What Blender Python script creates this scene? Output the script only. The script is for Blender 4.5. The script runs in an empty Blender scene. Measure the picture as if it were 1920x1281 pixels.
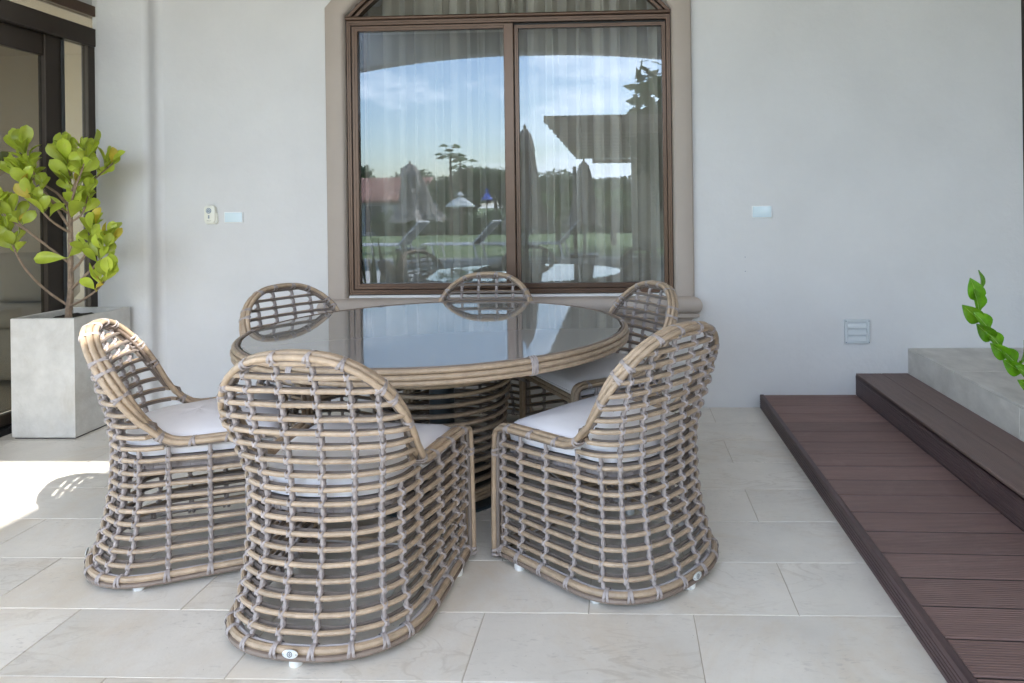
import bpy, bmesh, math, random
from mathutils import Vector, Matrix
random.seed(7)
R_ = math.radians
sc = bpy.context.scene
col = sc.collection

# ------------------------------------------------------------------ camera
cam_d = bpy.data.cameras.new('camera'); cam = bpy.data.objects.new('camera', cam_d); col.objects.link(cam)
sc.camera = cam
cam_d.sensor_width = 36; cam_d.sensor_fit = 'HORIZONTAL'
cam_d.lens = 1330 / 1920 * 36
cam_d.shift_x = -(1113 - 960) / 1920
cam_d.shift_y = -(640.5 - 382.7) / 1920
cam_d.clip_start = 0.05; cam_d.clip_end = 2000
cam.matrix_world = Matrix.Translation((0, 0, 1.25)) @ Matrix.Rotation(R_(2.24), 4, 'Z') @ Matrix.Rotation(R_(90), 4, 'X') @ Matrix.Rotation(R_(-0.75), 4, 'Z')

# ------------------------------------------------------------------ world, sun, exposure
SUN_TO = Vector((-.74, .67, -.86)).normalized()          # direction the light travels
w = bpy.data.worlds.new('World'); sc.world = w; w.use_nodes = True
nt = w.node_tree; nt.nodes.clear()
out = nt.nodes.new('ShaderNodeOutputWorld'); bg = nt.nodes.new('ShaderNodeBackground')
sky = nt.nodes.new('ShaderNodeTexSky'); sky.sky_type = 'NISHITA'; sky.sun_disc = False
sky.sun_elevation = math.asin(-SUN_TO.z); sky.sun_rotation = math.atan2(-SUN_TO.x, -SUN_TO.y)
sky.air_density = 1.0; sky.dust_density = 1.2; sky.ozone_density = 1.2
tc = nt.nodes.new('ShaderNodeTexCoord'); mp = nt.nodes.new('ShaderNodeMapping'); mp.inputs['Scale'].default_value = (1, 1, 3.2)
nz = nt.nodes.new('ShaderNodeTexNoise'); nz.inputs['Scale'].default_value = 3.6; nz.inputs['Detail'].default_value = 9; nz.inputs['Roughness'].default_value = .58
cr = nt.nodes.new('ShaderNodeValToRGB'); cr.color_ramp.elements[0].position = .47; cr.color_ramp.elements[1].position = .64
mx = nt.nodes.new('ShaderNodeMix'); mx.data_type = 'RGBA'
nt.links.new(tc.outputs['Generated'], mp.inputs[0]); nt.links.new(mp.outputs[0], nz.inputs[0]); nt.links.new(nz.outputs[0], cr.inputs[0])
nt.links.new(cr.outputs[0], mx.inputs[0]); nt.links.new(sky.outputs[0], mx.inputs[6]); mx.inputs[7].default_value = (7.5, 8.0, 8.8, 1)
nt.links.new(mx.outputs[2], bg.inputs[0]); bg.inputs[1].default_value = .15
nt.links.new(bg.outputs[0], out.inputs[0])

sun_d = bpy.data.lights.new('sun', 'SUN'); sun = bpy.data.objects.new('sun', sun_d); col.objects.link(sun)
sun_d.energy = 2.1; sun_d.angle = R_(.6); sun_d.color = (1, .96, .90)
sun.rotation_euler = SUN_TO.to_track_quat('-Z', 'Y').to_euler()
vs = sc.view_settings; vs.view_transform = 'Standard'; vs.look = 'None'; vs.gamma = 1; vs.use_curve_mapping = False
vs.exposure = 2.88
try:
    sc.cycles.max_bounces = 12; sc.cycles.transparent_max_bounces = 24; sc.cycles.diffuse_bounces = 6
except Exception: pass

# ------------------------------------------------------------------ helpers
def link(o, parent=None):
    col.objects.link(o)
    if parent: o.parent = parent
    return o
def tag(o, label=None, cat=None, group=None, kind=None):
    if label: o['label'] = label
    if cat: o['category'] = cat
    if group: o['group'] = group
    if kind: o['kind'] = kind
    return o
def empty(name, loc=(0, 0, 0), rz=0, label=None, cat=None, group=None):
    o = bpy.data.objects.new(name, None); o.empty_display_size = .1
    o.location = loc; o.rotation_euler = (0, 0, rz); link(o); tag(o, label, cat, group); return o
def mobj(name, me, parent=None, loc=None, rot=None):
    o = bpy.data.objects.new(name, me); link(o, parent)
    if loc is not None: o.location = loc
    if rot is not None: o.rotation_euler = rot
    return o
def copy_tree(o, parent=None):
    c = o.copy(); col.objects.link(c); c.parent = parent
    for ch in list(o.children): copy_tree(ch, c)
    return c

class MB:
    def __init__(s): s.v = []; s.f = []
    def quadstrip(s, rows, closed=False):
        n = len(rows[0]); b = len(s.v)
        for r in rows: s.v += [tuple(p) for p in r]
        for i in range(len(rows) - 1):
            for j in range(n if closed else n - 1):
                k = (j + 1) % n
                s.f.append((b + i * n + j, b + i * n + k, b + (i + 1) * n + k, b + (i + 1) * n + j))
        return b
    def box(s, x0, x1, y0, y1, z0, z1):
        b = len(s.v)
        s.v += [(x, y, z) for z in (z0, z1) for y in (y0, y1) for x in (x0, x1)]
        s.f += [(b, b + 2, b + 3, b + 1), (b + 4, b + 5, b + 7, b + 6), (b, b + 1, b + 5, b + 4), (b + 2, b + 6, b + 7, b + 3), (b, b + 4, b + 6, b + 2), (b + 1, b + 3, b + 7, b + 5)]
        return s
    def bbox(s, x0, x1, y0, y1, z0, z1, c=.003):
        """box with chamfered edges"""
        bm = bmesh.new(); bmesh.ops.create_cube(bm, size=1)
        for v in bm.verts: v.co = Vector(((x0 + x1) / 2 + v.co.x * (x1 - x0), (y0 + y1) / 2 + v.co.y * (y1 - y0), (z0 + z1) / 2 + v.co.z * (z1 - z0)))
        bmesh.ops.bevel(bm, geom=list(bm.edges), offset=c, segments=1, affect='EDGES')
        s.addbm(bm); return s
    def addbm(s, bm):
        b = len(s.v); bm.verts.index_update()
        s.v += [tuple(v.co) for v in bm.verts]; s.f += [tuple(b + v.index for v in f.verts) for f in bm.faces]; bm.free()
    def tube(s, pts, r, seg=8, closed=False, caps=True):
        pts = [Vector(p) for p in pts]; n = len(pts)
        rr = r if isinstance(r, (list, tuple)) else [r] * n
        T = []
        for i in range(n):
            if closed: t = pts[(i + 1) % n] - pts[i - 1]
            else: t = pts[min(i + 1, n - 1)] - pts[max(i - 1, 0)]
            T.append(t.normalized() if t.length > 1e-9 else Vector((0, 0, 1)))
        ref = Vector((0, 0, 1)) if abs(T[0].z) < .9 else Vector((1, 0, 0))
        N = (ref - T[0] * ref.dot(T[0])).normalized(); rows = []
        for i in range(n):
            N = (N - T[i] * N.dot(T[i])).normalized(); B = T[i].cross(N)
            rows.append([pts[i] + (N * math.cos(a) + B * math.sin(a)) * rr[i] for a in [2 * math.pi * k / seg for k in range(seg)]])
        if closed: rows.append(rows[0])
        b = s.quadstrip(rows, True)
        if caps and not closed:
            s.f.append(tuple(b + k for k in reversed(range(seg)))); s.f.append(tuple(b + (n - 1) * seg + k for k in range(seg)))
        return s
    def lathe(s, prof, seg=48, c=(0, 0, 0)):
        rows = [[(c[0] + r * math.cos(2 * math.pi * k / seg), c[1] + r * math.sin(2 * math.pi * k / seg), c[2] + z) for k in range(seg)] for r, z in prof]
        s.quadstrip(rows, True); return s
    def mesh(s, name, m, smooth=True, ang=40):
        me = bpy.data.meshes.new(name); me.from_pydata(s.v, [], s.f); me.materials.append(m)
        bm = bmesh.new(); bm.from_mesh(me); bmesh.ops.recalc_face_normals(bm, faces=bm.faces); bm.to_mesh(me); bm.free()
        if smooth:
            me.shade_smooth()
            try: me.set_sharp_from_angle(angle=R_(ang))
            except Exception: pass
        return me
    def build(s, name, m, parent=None, smooth=True, ang=40, loc=None, rot=None):
        return mobj(name, s.mesh(name, m, smooth, ang), parent, loc, rot)

def mat(name, base, rough=.6, metal=0, var=0, nscale=8, ndetail=5, bump=0, bscale=60, spec=.5, hue=None, huef=.5, sss=0, trans=0, stretch=(1, 1, 1), objvar=0):
    """principled with noise colour variation, a second noise tint and fine bump"""
    m = bpy.data.materials.new(name); m.use_nodes = True; t = m.node_tree; p = t.nodes['Principled BSDF']
    p.inputs['Base Color'].default_value = (*base, 1); p.inputs['Roughness'].default_value = rough; p.inputs['Metallic'].default_value = metal
    p.inputs['Specular IOR Level'].default_value = spec
    tc = t.nodes.new('ShaderNodeTexCoord'); mp = t.nodes.new('ShaderNodeMapping'); mp.inputs['Scale'].default_value = stretch
    oi = t.nodes.new('ShaderNodeObjectInfo'); vm = t.nodes.new('ShaderNodeVectorMath'); vm.operation = 'MULTIPLY_ADD'
    t.links.new(oi.outputs['Random'], vm.inputs[0]); vm.inputs[1].default_value = (17, 31, 7)
    t.links.new(tc.outputs['Object'], vm.inputs[2]); t.links.new(vm.outputs[0], mp.inputs[0])
    colr = None
    if var or hue:
        n = t.nodes.new('ShaderNodeTexNoise'); n.inputs['Scale'].default_value = nscale; n.inputs['Detail'].default_value = ndetail; n.inputs['Roughness'].default_value = .62
        t.links.new(mp.outputs[0], n.inputs[0])
        r = t.nodes.new('ShaderNodeValToRGB'); r.color_ramp.elements[0].position = .3; r.color_ramp.elements[1].position = .7
        lo = [max(0, c * (1 - var)) for c in base]; hi = [min(1, c * (1 + var)) for c in base]
        r.color_ramp.elements[0].color = (*lo, 1); r.color_ramp.elements[1].color = (*hi, 1)
        t.links.new(n.outputs[0], r.inputs[0]); colr = r.outputs[0]
        if hue:
            n2 = t.nodes.new('ShaderNodeTexNoise'); n2.inputs['Scale'].default_value = nscale * .45; n2.inputs['Detail'].default_value = 8; n2.inputs['Roughness'].default_value = .7
            n2.inputs['Distortion'].default_value = 1.0
            t.links.new(vm.outputs[0], n2.inputs[0])
            r2 = t.nodes.new('ShaderNodeValToRGB'); r2.color_ramp.elements[0].position = .5; r2.color_ramp.elements[1].position = .72
            r2.color_ramp.elements[0].color = (0, 0, 0, 1); r2.color_ramp.elements[1].color = (huef,) * 3 + (1,)
            t.links.new(n2.outputs[0], r2.inputs[0])
            x = t.nodes.new('ShaderNodeMix'); x.data_type = 'RGBA'; t.links.new(r2.outputs[0], x.inputs[0]); t.links.new(colr, x.inputs[6]); x.inputs[7].default_value = (*hue, 1); colr = x.outputs[2]
    if objvar:
        h = t.nodes.new('ShaderNodeHueSaturation'); mr = t.nodes.new('ShaderNodeMapRange'); mr.inputs['To Min'].default_value = 1 - objvar; mr.inputs['To Max'].default_value = 1 + objvar
        t.links.new(oi.outputs['Random'], mr.inputs[0]); t.links.new(mr.outputs[0], h.inputs['Value'])
        if colr: t.links.new(colr, h.inputs['Color'])
        else: h.inputs['Color'].default_value = (*base, 1)
        colr = h.outputs[0]
    if colr: t.links.new(colr, p.inputs['Base Color'])
    if bump:
        n3 = t.nodes.new('ShaderNodeTexNoise'); n3.inputs['Scale'].default_value = bscale; n3.inputs['Detail'].default_value = 4
        t.links.new(mp.outputs[0], n3.inputs[0]); b = t.nodes.new('ShaderNodeBump'); b.inputs['Strength'].default_value = bump; b.inputs['Distance'].default_value = .004
        t.links.new(n3.outputs[0], b.inputs['Height']); t.links.new(b.outputs[0], p.inputs['Normal'])
    if trans:     # leaf / cloth translucency
        tr = t.nodes.new('ShaderNodeBsdfTranslucent'); mxs = t.nodes.new('ShaderNodeMixShader'); mxs.inputs[0].default_value = trans
        if colr: t.links.new(colr, tr.inputs[0])
        else: tr.inputs[0].default_value = (*base, 1)
        o = t.nodes['Material Output']; t.links.new(p.outputs[0], mxs.inputs[1]); t.links.new(tr.outputs[0], mxs.inputs[2]); t.links.new(mxs.outputs[0], o.inputs[0])
    return m
def glass_mat(name, refl, tint=(.8, .83, .82), rc=(.60, .68, .77), rough=0.0):
    """coated pane: constant mirror share plus a fresnel share, rest see-through"""
    m = bpy.data.materials.new(name); m.use_nodes = True; t = m.node_tree; t.nodes.clear()
    o = t.nodes.new('ShaderNodeOutputMaterial'); g = t.nodes.new('ShaderNodeBsdfGlossy'); g.inputs['Roughness'].default_value = rough; g.inputs['Color'].default_value = (*rc, 1)
    tr = t.nodes.new('ShaderNodeBsdfTransparent'); tr.inputs[0].default_value = (*tint, 1)
    fr = t.nodes.new('ShaderNodeFresnel'); fr.inputs[0].default_value = 1.5
    ad = t.nodes.new('ShaderNodeMath'); ad.operation = 'ADD'; ad.use_clamp = True; ad.inputs[1].default_value = refl
    x = t.nodes.new('ShaderNodeMixShader')
    ge = t.nodes.new('ShaderNodeNewGeometry'); iv = t.nodes.new('ShaderNodeMath'); iv.operation = 'SUBTRACT'; iv.inputs[0].default_value = 1
    ml = t.nodes.new('ShaderNodeMath'); ml.operation = 'MULTIPLY'
    t.links.new(ge.outputs['Backfacing'], iv.inputs[1]); t.links.new(ad.outputs[0], ml.inputs[0]); t.links.new(iv.outputs[0], ml.inputs[1])
    t.links.new(fr.outputs[0], ad.inputs[0]); t.links.new(ml.outputs[0], x.inputs[0]); t.links.new(tr.outputs[0], x.inputs[1]); t.links.new(g.outputs[0], x.inputs[2]); t.links.new(x.outputs[0], o.inputs[0])
    return m

M = {}
M['wall'] = mat('wall_paint', (.63, .63, .63), .75, var=.045, nscale=1.8, ndetail=10, bump=.65, bscale=28)
M['trim'] = mat('trim_paint', (.40, .345, .30), .6, var=.04, nscale=3, bump=.12, bscale=40)
M['bronze'] = mat('bronze_aluminium', (.115, .073, .052), .32, metal=.55, var=.08, nscale=6)
M['dark_bronze'] = mat('dark_bronze', (.05, .038, .03), .4, metal=.4, var=.08)
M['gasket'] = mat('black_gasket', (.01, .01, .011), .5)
M['glass'] = glass_mat('window_glass', .095, tint=(.92, .93, .92))
M['door_glass'] = glass_mat('door_glass', .08, tint=(.75, .74, .70))
M['door_glass_dark'] = glass_mat('tinted_door_glass', .10, tint=(.42, .40, .36))
M['ceiling'] = mat('ceiling_paint', (.66, .60, .52), .8)
def tile_mat():
    m = mat('floor_tile', (.74, .705, .64), .36, var=.10, nscale=2.6, ndetail=12, hue=(.62, .51, .37), huef=.6, bump=.10, bscale=120, objvar=.03)
    t = m.node_tree; p = t.nodes['Principled BSDF']; src = p.inputs['Base Color'].links[0].from_socket
    vm = [n for n in t.nodes if n.type == 'VECT_MATH'][0]
    def noise(sc, det, dist, st):
        mp = t.nodes.new('ShaderNodeMapping'); mp.inputs['Scale'].default_value = st; n = t.nodes.new('ShaderNodeTexNoise'); n.inputs['Scale'].default_value = sc; n.inputs['Detail'].default_value = det; n.inputs['Distortion'].default_value = dist
        t.links.new(vm.outputs[0], mp.inputs[0]); t.links.new(mp.outputs[0], n.inputs[0]); return n.outputs[0]
    def ramp(sk, stops):
        r = t.nodes.new('ShaderNodeValToRGB'); e = r.color_ramp.elements
        while len(e) < len(stops): e.new(.5)
        for q, (pos, v) in zip(e, stops): q.position = pos; q.color = (v, v, v, 1)
        t.links.new(sk, r.inputs[0]); return r.outputs[0]
    def over(fac, base, colr):
        x = t.nodes.new('ShaderNodeMix'); x.data_type = 'RGBA'; t.links.new(fac, x.inputs[0]); t.links.new(base, x.inputs[6]); x.inputs[7].default_value = (*colr, 1); return x.outputs[2]
    veins = ramp(noise(3.0, 7, 1.6, (1, 2.6, 1)), [(.465, 0), (.5, .30), (.535, 0)])
    mask = ramp(noise(2.2, 2, 0, (1, 1, 1)), [(.45, 0), (.62, 1)])
    ml = t.nodes.new('ShaderNodeMath'); ml.operation = 'MULTIPLY'; t.links.new(veins, ml.inputs[0]); t.links.new(mask, ml.inputs[1])
    c = over(ml.outputs[0], src, (.40, .34, .26))
    fine = ramp(noise(38, 6, .4, (1, 2.2, 1)), [(.56, 0), (.70, .45)])
    mask2 = ramp(noise(4.0, 3, 0, (1, 1.6, 1)), [(.48, .15), (.66, 1)])
    m2 = t.nodes.new('ShaderNodeMath'); m2.operation = 'MULTIPLY'; t.links.new(fine, m2.inputs[0]); t.links.new(mask2, m2.inputs[1])
    c = over(m2.outputs[0], c, (.43, .40, .36))
    specks = ramp(noise(150, 2, 0, (1, 1, 1)), [(.74, 0), (.77, .6)])
    c = over(specks, c, (.22, .20, .17))
    t.links.new(c, p.inputs['Base Color']); return m
M['tile'] = tile_mat()
M['grout'] = mat('grout', (.50, .44, .36), .9)
M['ledge'] = mat('ledge_stone', (.56, .545, .51), .6, var=.16, nscale=9, ndetail=9, hue=(.42, .40, .36), huef=.6, bump=.3, bscale=60, stretch=(1, .5, 1))
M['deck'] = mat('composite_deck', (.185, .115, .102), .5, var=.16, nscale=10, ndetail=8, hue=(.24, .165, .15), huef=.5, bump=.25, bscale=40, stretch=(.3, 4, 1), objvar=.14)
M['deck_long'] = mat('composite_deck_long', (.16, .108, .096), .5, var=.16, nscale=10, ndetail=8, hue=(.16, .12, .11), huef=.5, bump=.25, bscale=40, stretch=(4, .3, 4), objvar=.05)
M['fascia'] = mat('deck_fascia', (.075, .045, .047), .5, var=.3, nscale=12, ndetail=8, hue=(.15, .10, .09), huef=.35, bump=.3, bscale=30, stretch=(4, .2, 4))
M['cane'] = mat('tan_cane', (.40, .305, .215), .42, var=.22, nscale=30, ndetail=10, bump=.45, bscale=220, hue=(.37, .27, .19), huef=.5, objvar=.08)
M['cane_rim'] = mat('tan_cane_rim', (.41, .31, .215), .40, var=.22, nscale=26, ndetail=10, bump=.45, bscale=220, hue=(.34, .26, .19), huef=.5, objvar=.12)
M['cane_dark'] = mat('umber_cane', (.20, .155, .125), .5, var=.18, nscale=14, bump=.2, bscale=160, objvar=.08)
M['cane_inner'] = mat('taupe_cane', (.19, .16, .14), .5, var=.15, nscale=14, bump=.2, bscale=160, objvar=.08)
M['strap'] = mat('lilac_grey_strap', (.355, .315, .305), .5, var=.22, nscale=30, bump=.25, bscale=200, objvar=.05)
M['pipe'] = mat('pale_pipe', (.55, .53, .54), .4)
M['white_plastic'] = mat('white_plastic', (.78, .80, .80), .4)
M['badge_metal'] = mat('badge_metal', (.68, .72, .73), .35, metal=.3)
M['ink'] = mat('grey_ink', (.16, .17, .18), .6)
M['cushion'] = mat('white_cushion', (.82, .81, .84), .85, var=.03, nscale=5, bump=.6, bscale=11)
M['table_steel'] = mat('table_base_steel', (.055, .075, .09), .35, metal=.5)
M['leaf'] = mat('thick_leaf', (.44, .54, .06), .30, var=.2, nscale=9, trans=.35, hue=(.52, .56, .10), huef=.8, objvar=.28)
M['leaf_yellow'] = mat('yellow_leaf', (.58, .48, .06), .4, var=.2, nscale=5, trans=.25, objvar=.1)
M['leaf_zz'] = mat('glossy_leaf', (.10, .26, .010), .22, var=.35, nscale=22, trans=.22, hue=(.19, .36, .02), huef=.7, objvar=.12)
M['leaf_rib'] = mat('leaf_rib', (.28, .42, .06), .4)
M['bark'] = mat('grey_brown_bark', (.24, .175, .125), .8, var=.3, nscale=40, bump=.6, bscale=90)
M['soil'] = mat('dark_soil', (.03, .025, .02), .95, var=.4, nscale=60, bump=1, bscale=80)
def tabletop_mat():
    m = bpy.data.materials.new('smoked_glass_top'); m.use_nodes = True; p = m.node_tree.nodes['Principled BSDF']
    p.inputs['Base Color'].default_value = (.26, .26, .255, 1); p.inputs['Roughness'].default_value = .025; p.inputs['IOR'].default_value = 2.3
    return m
M['tabletop'] = tabletop_mat()
def concrete():
    m = mat('planter_concrete', (.56, .555, .53), .75, var=.12, nscale=9, ndetail=12, hue=(.42, .39, .34), huef=.5, bump=.5, bscale=70)
    return m
M['concrete'] = concrete()
M['curtain'] = mat('sheer_curtain', (.52, .50, .455), .9, var=.04, nscale=3, trans=.18)
def screen_mat():
    m = bpy.data.materials.new('insect_screen'); m.use_nodes = True; t = m.node_tree; t.nodes.clear()
    o = t.nodes.new('ShaderNodeOutputMaterial'); d = t.nodes.new('ShaderNodeBsdfDiffuse'); d.inputs[0].default_value = (.03, .032, .034, 1)
    tr = t.nodes.new('ShaderNodeBsdfTransparent'); x = t.nodes.new('ShaderNodeMixShader'); x.inputs[0].default_value = .20
    t.links.new(tr.outputs[0], x.inputs[1]); t.links.new(d.outputs[0], x.inputs[2]); t.links.new(x.outputs[0], o.inputs[0]); return m
M['screen'] = screen_mat()
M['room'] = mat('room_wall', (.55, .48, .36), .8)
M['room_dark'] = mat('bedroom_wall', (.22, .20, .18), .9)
M['sofa'] = mat('sofa_fabric', (.52, .47, .38), .9, var=.05, bump=.3, bscale=120)
M['grass'] = mat('lawn_grass', (.12, .165, .05), .9, var=.3, nscale=2, ndetail=8, bump=.5, bscale=30)
M['terrace'] = mat('pool_terrace', (.50, .48, .44), .7, var=.1, nscale=2)
M['water'] = mat('pool_water', (.03, .09, .11), .06, spec=.6, bump=.25, bscale=6)
M['umbrella'] = mat('umbrella_canvas', (.34, .30, .26), .85, var=.08, nscale=5, trans=.12)
M['umbrella_white'] = mat('umbrella_white', (.7, .7, .68), .8, trans=.2)
M['umbrella_blue'] = mat('umbrella_blue', (.03, .10, .5), .8)
M['pole'] = mat('pole_dark', (.06, .055, .05), .4, metal=.3)
M['white_metal'] = mat('white_metal', (.7, .7, .7), .4)
M['sling'] = mat('sling_grey', (.30, .31, .32), .8)
M['pergola'] = mat('pergola_paint', (.42, .36, .30), .7, var=.05)
M['roof_tile'] = mat('terracotta', (.40, .20, .15), .8, var=.25, nscale=3, objvar=.15)
M['house_wall'] = mat('cottage_wall', (.42, .42, .40), .8)
M['timber'] = mat('pale_timber', (.50, .45, .36), .8, var=.1)
M['win_dark'] = mat('dark_window', (.03, .035, .04), .15)
M['foliage'] = mat('dark_foliage', (.045, .085, .022), .75, var=.35, nscale=1.2, trans=.15)
M['foliage_light'] = mat('light_foliage', (.085, .15, .03), .7, var=.3, nscale=1.2, trans=.2)
M['snake'] = mat('snake_leaf', (.06, .11, .05), .45, var=.4, nscale=18, stretch=(1, 1, 3))
M['snake_edge'] = mat('snake_edge', (.45, .42, .10), .5)
M['pot'] = mat('dark_pot', (.09, .085, .08), .6)
M['plate'] = mat('blue_white_glass_plate', (.62, .74, .80), .12)
M['cream'] = mat('cream_plastic', (.74, .74, .66), .4)
M['keypad'] = mat('keypad_grey', (.20, .25, .31), .5)
M['vent'] = mat('vent_plastic', (.56, .60, .62), .5)

# ------------------------------------------------------------------ ground sheets
WY = 4.35                                                   # plane of the rear wall
g = MB(); g.box(-60, 60, -21, -8.3, -.3, -.03)
tag(g.build('lawn', M['grass'], smooth=False), kind='structure')
g = MB()
for a, b in (((-21, -.03), (-36, -.6)), ((-36, -.6), (-600, -1.2))):
    g.quadstrip([[(-600, a[0], a[1]), (600, a[0], a[1])], [(-600, b[0], b[1]), (600, b[0], b[1])]])
tag(g.build('ground', M['grass'], smooth=False), kind='structure')
g = MB(); g.box(-60, 60, -8.3, -7.4, -.3, -.01); g.box(-60, 60, -5.0, -1.6, -.3, -.01); g.box(-60, -9, -7.4, -5, -.3, -.01); g.box(7, 60, -7.4, -5, -.3, -.01)
tag(g.build('pool_terrace', M['terrace'], smooth=False), kind='structure')
g = MB(); g.box(-9, 7, -7.4, -5, -.5, -.12)
tag(g.build('pool_water', M['water'], smooth=False), kind='structure')

# patio floor: grout bed with every tile an object of its own
g = MB(); g.box(-3.6, 4.2, -1.6, 4.36, -.3, -.0022)
floor = tag(g.build('floor', M['grout'], smooth=False), kind='structure')
TW, TH, GAP = .6378, .3163, .0028
tile_meshes = {}
def tile_mesh(w, h):
    k = (round(w, 3), round(h, 3))
    if k not in tile_meshes:
        mb = MB(); c = .0012
        rows = []
        for dz, ins in ((-.012, 0), (-.0012, 0), (0, c)):
            rows.append([(ins, ins, dz), (w - ins, ins, dz), (w - ins, h - ins, dz), (ins, h - ins, dz)])
        b = mb.quadstrip(rows, True); mb.f.append((b + 8, b + 9, b + 10, b + 11))
        tile_meshes[k] = mb.mesh('tile', M['tile'], smooth=False)
    return tile_meshes[k]
row_edges = [4.377 - i * TH for i in range(20)]
for i in range(len(row_edges) - 1):
    y1, y0 = row_edges[i], row_edges[i + 1]
    y1c = min(y1, WY + .002)
    off = .521 if i % 2 == 0 else .203
    x = off - TW * 7
    while x < .86:
        xa, xb = max(x, -3.6), min(x + TW, .86)
        if xb - xa > .05:
            o = mobj('tile', tile_mesh(xb - xa - GAP, y1c - y0 - GAP), floor, (xa + GAP / 2, y0 + GAP / 2, random.uniform(-.0004, .0004)))
        x += TW

# ------------------------------------------------------------------ house (walls, window, door, arch)
house = empty('house', (0, WY, 0), 0, 'pale grey rendered house front with an arched bronze window and a patio roof', 'house')
def hb(mb, name, m, parent=house, **k):
    """build in world coordinates under the house empty"""
    o = mb.build(name, m, parent, **k)
    if parent is house: o.location = (0, -WY, 0)
    return o
WX0, WX1, WZ0, WZS = -1.700, .315, .700, 2.440             # window opening
CXW = (WX0 + WX1) / 2; HALF = (WX1 - WX0) / 2
RA = HALF / math.sin(R_(48)); CZ = WZS - RA * math.cos(R_(48))
def arch_z(x, r=RA): return CZ + math.sqrt(max(0, r * r - (x - CXW) ** 2))
mb = MB(); CEIL = 4.0
mb.box(-2.985, WX0, WY, WY + .25, -.05, CEIL); mb.box(WX1, 2.41, WY, WY + .25, -.05, CEIL); mb.box(WX0, WX1, WY, WY + .25, -.05, WZ0)
xs = [WX0 + (WX1 - WX0) * i / 32 for i in range(33)]
for yy in (WY, WY + .25): mb.quadstrip([[(x, yy, arch_z(x)) for x in xs], [(x, yy, CEIL) for x in xs]])
mb.quadstrip([[(x, WY, arch_z(x)) for x in xs], [(x, WY + .25, arch_z(x)) for x in xs]])
hb(mb, 'rear_wall', M['wall'], smooth=False)
# pier left of the wall, with rounded arris
mb = MB(); PX0, PX1, PY = -3.215, -2.905, 4.245
pl = [(PX0, 4.60), (PX0, PY + .006), (PX0 + .006, PY)]
for k in range(7):
    a = R_(90 * k / 6); pl.append((PX1 - .035 + .035 * math.sin(a), PY + .035 - .035 * math.cos(a)))
for k in range(5):
    a = R_(90 * k / 4); pl.append((PX1 + .04 - .04 * math.cos(a), WY - .04 + .04 * math.sin(a) + .0))
pl.append((-2.8, WY + .02)); 
mb.quadstrip([[(x, y, -.05) for x, y in pl], [(x, y, CEIL) for x, y in pl]])
hb(mb, 'pier', M['wall'], ang=60)
# stucco surround: one swept moulding
TWD = .122; RO = RA + TWD
def outline(t):
    """t 0 = outer edge, 1 = inner edge; returns list of (x,z)"""
    dx = TWD * (1 - t); r = RA + dx; pts = []
    xl = WX0 - dx; a0 = math.acos((xl - CXW) / r) if r > abs(xl - CXW) else math.pi
    pts.append((xl, WZ0 - .02)); pts.append((xl, 1.5)); pts.append((xl, CZ + r * math.sin(a0) - .03))
    for k in range(33):
        a = a0 + (math.pi - a0 - a0) * k / 32
        pts.append((CXW + r * math.cos(a), CZ + r * math.sin(a)))
    pts.append((2 * CXW - xl, CZ + r * math.sin(a0) - .03)); pts.append((2 * CXW - xl, 1.5)); pts.append((2 * CXW - xl, WZ0 - .02))
    return pts
mb = MB(); rows = []
for t, y in ((0, WY + .01), (0, WY - .022), (.04, WY - .033), (.09, WY - .037), (.82, WY - .037), (.9, WY - .033), (.97, WY - .02), (1, WY), (1, WY + .09)):
    rows.append([(x, y, z) for x, z in outline(t)])
mb.quadstrip(rows)
hb(mb, 'window_surround', M['trim'], ang=50)
# moulded sill
prof = [(WY + .01, .684), (WY - .035, .684), (WY - .045, .682)]
for k in range(9):
    a = R_(90 - 180 * k / 8); prof.append((WY - .052 - .040 * math.cos(a), .6325 + .0475 * math.sin(a)))
prof += [(WY - .072, .583), (WY - .072, .561), (WY - .062, .559)]
for k in range(7):
    a = R_(90 * k / 6); prof.append((WY - .060 + .044 * math.sin(a), .505 + .052 * math.cos(a)))
prof += [(WY - .016, .492), (WY + .01, .492)]
mb = MB(); SX0, SX1 = -1.868, .478
rows = []
for s, xb in ((-1, SX0), (1, SX1)):
    rows.append([(xb + s * min(0, (-(.092 - (WY - y)) if (WY - y) > 0 else -.092)) * .9, y, z) for y, z in prof])
b = mb.quadstrip(rows); n = len(prof)
mb.f.append(tuple(range(b, b + n))); mb.f.append(tuple(range(b + n, b + 2 * n)))
hb(mb, 'window_sill', M['trim'], ang=35)
mb = MB()
for dx, dz, s in ((.0, .012, .012), (.004, -.012, .013), (-.003, .0, .009)):
    bm = bmesh.new(); bmesh.ops.create_icosphere(bm, subdivisions=1, radius=s)
    for v in bm.verts: v.co = Vector((.470 + dx + v.co.x * .35, WY - .083 + v.co.y * .5, .632 + dz + v.co.z))
    mb.addbm(bm)
hb(mb, 'chipped_paint', M['white_plastic'])

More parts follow.
